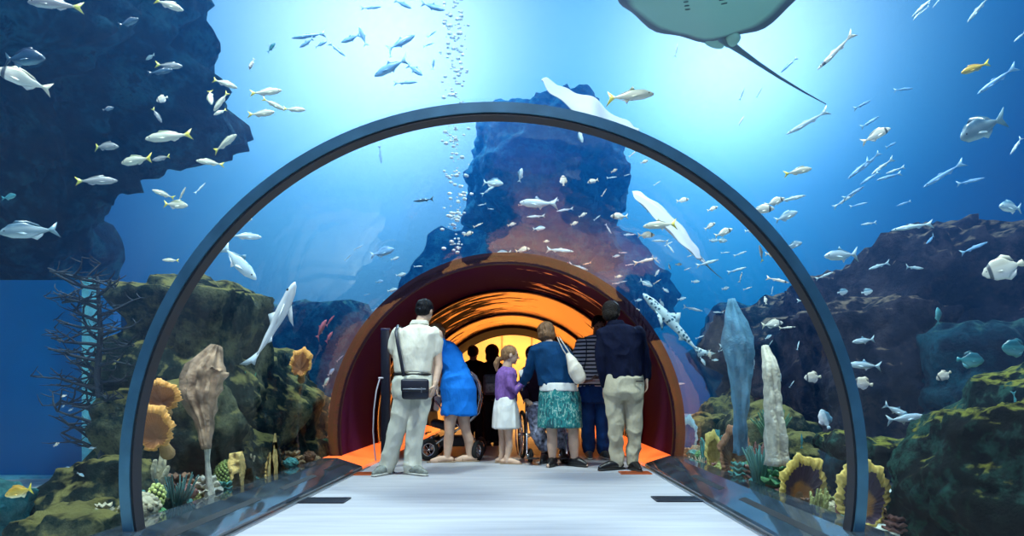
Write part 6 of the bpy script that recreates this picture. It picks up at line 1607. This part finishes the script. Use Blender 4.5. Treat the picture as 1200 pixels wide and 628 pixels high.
wheel(t_, wz(561, -.18, .125), .125, .028, R(-25), 6); wheel(t_, wz(561, .40, .125), .125, .028, R(-25), 6)
bm = bmesh.new()
for dy in (-.12, .38):
    add_tube(bm, [Q(505, 524, dy), Q(522, 512, dy), Q(545, 498, dy), Q(559, 485, dy), Q(563, 465, dy), Q(560, 448, dy), Q(552, 437, dy)], .013, 8)
    add_tube(bm, [Q(561, 528, dy), Q(545, 505, dy), Q(520, 480, dy), Q(512, 470, dy)], .012, 8)
for dxp, pz in ((505, 524), (561, 528), (530, 508), (552, 437)): add_tube(bm, [Q(dxp, pz, -.14), Q(dxp, pz, .40)], .012, 8)
obj('frame', bm, ALU, t_)
bm = bmesh.new(); add_tube(bm, [Q(552, 437, .0), Q(557, 441, .05), Q(562, 453, .05), Q(562, 468, .0)], .019, 10); obj('handle', bm, mat('white_grip', (.85, .85, .85), .5), t_)
bm = bmesh.new(); add_tube(bm, [Q(507, 512, -.10), Q(512, 511, .13), Q(507, 512, .36)], .020, 8); add_tube(bm, [Q(500, 508, -.08), Q(499, 507, .13), Q(500, 508, .34)], .014, 8); obj('bumper_bar', bm, ALU, t_)
bm = bmesh.new()
add_tube(bm, [Q(508, 496, .13), Q(522, 500, .13), Q(534, 496, .13), Q(542, 478, .13), Q(546, 462, .13)], [(.04, .19), (.05, .2), (.05, .2), (.045, .2), (.03, .18)], 16, True, 3)
o = link_mesh('seat', remeshed(bm, .012, 2, (.008, 9, 1), 2), FAB, t_)
for v in o.data.vertices: v.co -= root_loc(t_)
bm = bmesh.new(); add_tube(bm, [Q(506, 481, .13), Q(509, 466, .13), Q(518, 457, .13), Q(530, 455, .13)], [(.02, .19), (.02, .2), (.02, .2), (.02, .19)], 14, True, 3); obj('canopy', bm, FAB, t_)
bm = bmesh.new(); bevel_box(bm, Q(532, 517, .13), (.36, .36, .12), .03, seg=2); obj('basket', bm, FAB, t_)
bm = bmesh.new(); add_tube(bm, [Q(508, 480, -.08), Q(504, 474, .13), Q(508, 480, .34)], .014, 8); obj('bar', bm, BLK, t_)

# child's white cloth over the pushchair rim
bm = bmesh.new(); add_tube(bm, [Q(516, 455, .05), Q(513, 462, -.04), Q(514, 472, -.08), Q(512, 480, -.08)], [(.03, .012), (.045, .012), (.04, .012), (.03, .010)], 12)
me = remeshed(bm, .006, 2, (.006, 18, .5), 4); o = link_mesh('cloth', me, mat('white_muslin', (.82, .82, .76), .9)); tag(o, 'white cloth draped over the front of the pushchair', 'cloth')

# wheelchair
D = 7.35
t_ = empty('wheelchair', (Q(638, 500).x, D + .1, 0)); tag(t_, 'wheelchair with large black wheels between the girl and the woman in the teal skirt', 'wheelchair')
xl, xr = Q(612, 0).x, Q(665, 0).x
for x in (xl, xr):
    w_ = wheel(t_, (x, D + .12, .30), .30, .018, R(8), 20, 'wheel', .022)
    bm = bmesh.new(); add_torus(bm, (x + (.045 if x > (xl + xr) / 2 else -.045), D + .12, .30), .262, .009, 'X', 40, 8, Matrix.Rotation(R(8), 3, 'Z')); obj('push_rim', bm, ALU, w_)
for x in (xl + .09, xr - .09): wheel(t_, (x, D - .36, .085), .085, .02, R(12), 5, 'caster')
bm = bmesh.new()
for x in (xl + .05, xr - .05):
    add_tube(bm, [(x, D + .34, .92), (x, D + .30, .50), (x, D + .28, .30), (x, D - .30, .24), (x, D - .36, .10)], .012, 8)
    add_tube(bm, [(x, D + .30, .50), (x, D - .28, .50), (x, D - .40, .30), (x + .0, D - .50, .12)], .012, 8)
    add_tube(bm, [(x, D + .30, .70), (x, D - .10, .70), (x, D - .12, .50)], .012, 8)
add_tube(bm, [(xl, D + .12, .30), (xr, D + .12, .30)], .012, 8); add_tube(bm, [(xl + .05, D - .1, .27), (xr - .05, D - .05, .48)], .01, 8); add_tube(bm, [(xr - .05, D - .1, .27), (xl + .05, D - .05, .48)], .01, 8)
obj('frame', bm, ALU, t_)
bm = bmesh.new(); bevel_box(bm, ((xl + xr) / 2, D - .0, .485), (xr - xl - .12, .46, .04), .015); obj('seat', bm, FAB, t_)
bm = bmesh.new(); bevel_box(bm, ((xl + xr) / 2, D + .33, .72), (xr - xl - .12, .04, .42), .015); obj('backrest', bm, FAB, t_)
for x in (xl + .05, xr - .05):
    bm = bmesh.new(); bevel_box(bm, (x, D + .08, .715), (.045, .28, .03), .01); obj('armrest', bm, BLK, t_)
    bm = bmesh.new(); add_tube(bm, [(x, D + .33, .92), (x, D + .46, .93)], .017, 10); obj('grip', bm, BLK, t_)
    bm = bmesh.new(); bevel_box(bm, (x + (.07 if x < 0.4 and x == xl + .05 else -.07), D - .54, .075), (.14, .17, .014), .005); obj('footplate', bm, BLK, t_)

# black post with a pale hose beside the cream-shirted man
D = 6.5
b0 = P(452, VY, D); 
t_ = empty('post', (b0.x, D, 0)); tag(t_, 'tall flat black post standing at the left curb behind the cream-shirted man', 'post')
top = P(452, 386, D).z
bm = bmesh.new(); bevel_box(bm, (b0.x, D, top / 2 + .01), (.098, .05, top - .02), .008); obj('panel', bm, mat('post_black', (.008, .008, .018), .35), t_)
bm = bmesh.new(); bevel_box(bm, (b0.x, D, .012), (.17, .14, .024), .006); obj('foot', bm, BLK, t_)
bm = bmesh.new(); bevel_box(bm, (b0.x, D, top), (.104, .056, .02), .004); obj('cap', bm, mat('post_cap', (.04, .03, .08), .3), t_)
t2 = [P(446, 443, D, -.03), P(442, 458, D, -.04), P(439.5, 480, D, -.05), P(438.5, 505, D, -.05), P(440, 528, D, -.04), P(441, 539, D, -.03)]
bm = bmesh.new(); add_tube(bm, t2, .008, 8); add_tube(bm, [P(449, 443, D, -.028), P(445, 443, D, -.03)], .010, 8)
o = based('hose', bm, mat('pale_hose', (.55, .52, .60), .35), t2[-1]); tag(o, 'thin pale hose bowing beside the black post', 'hose')
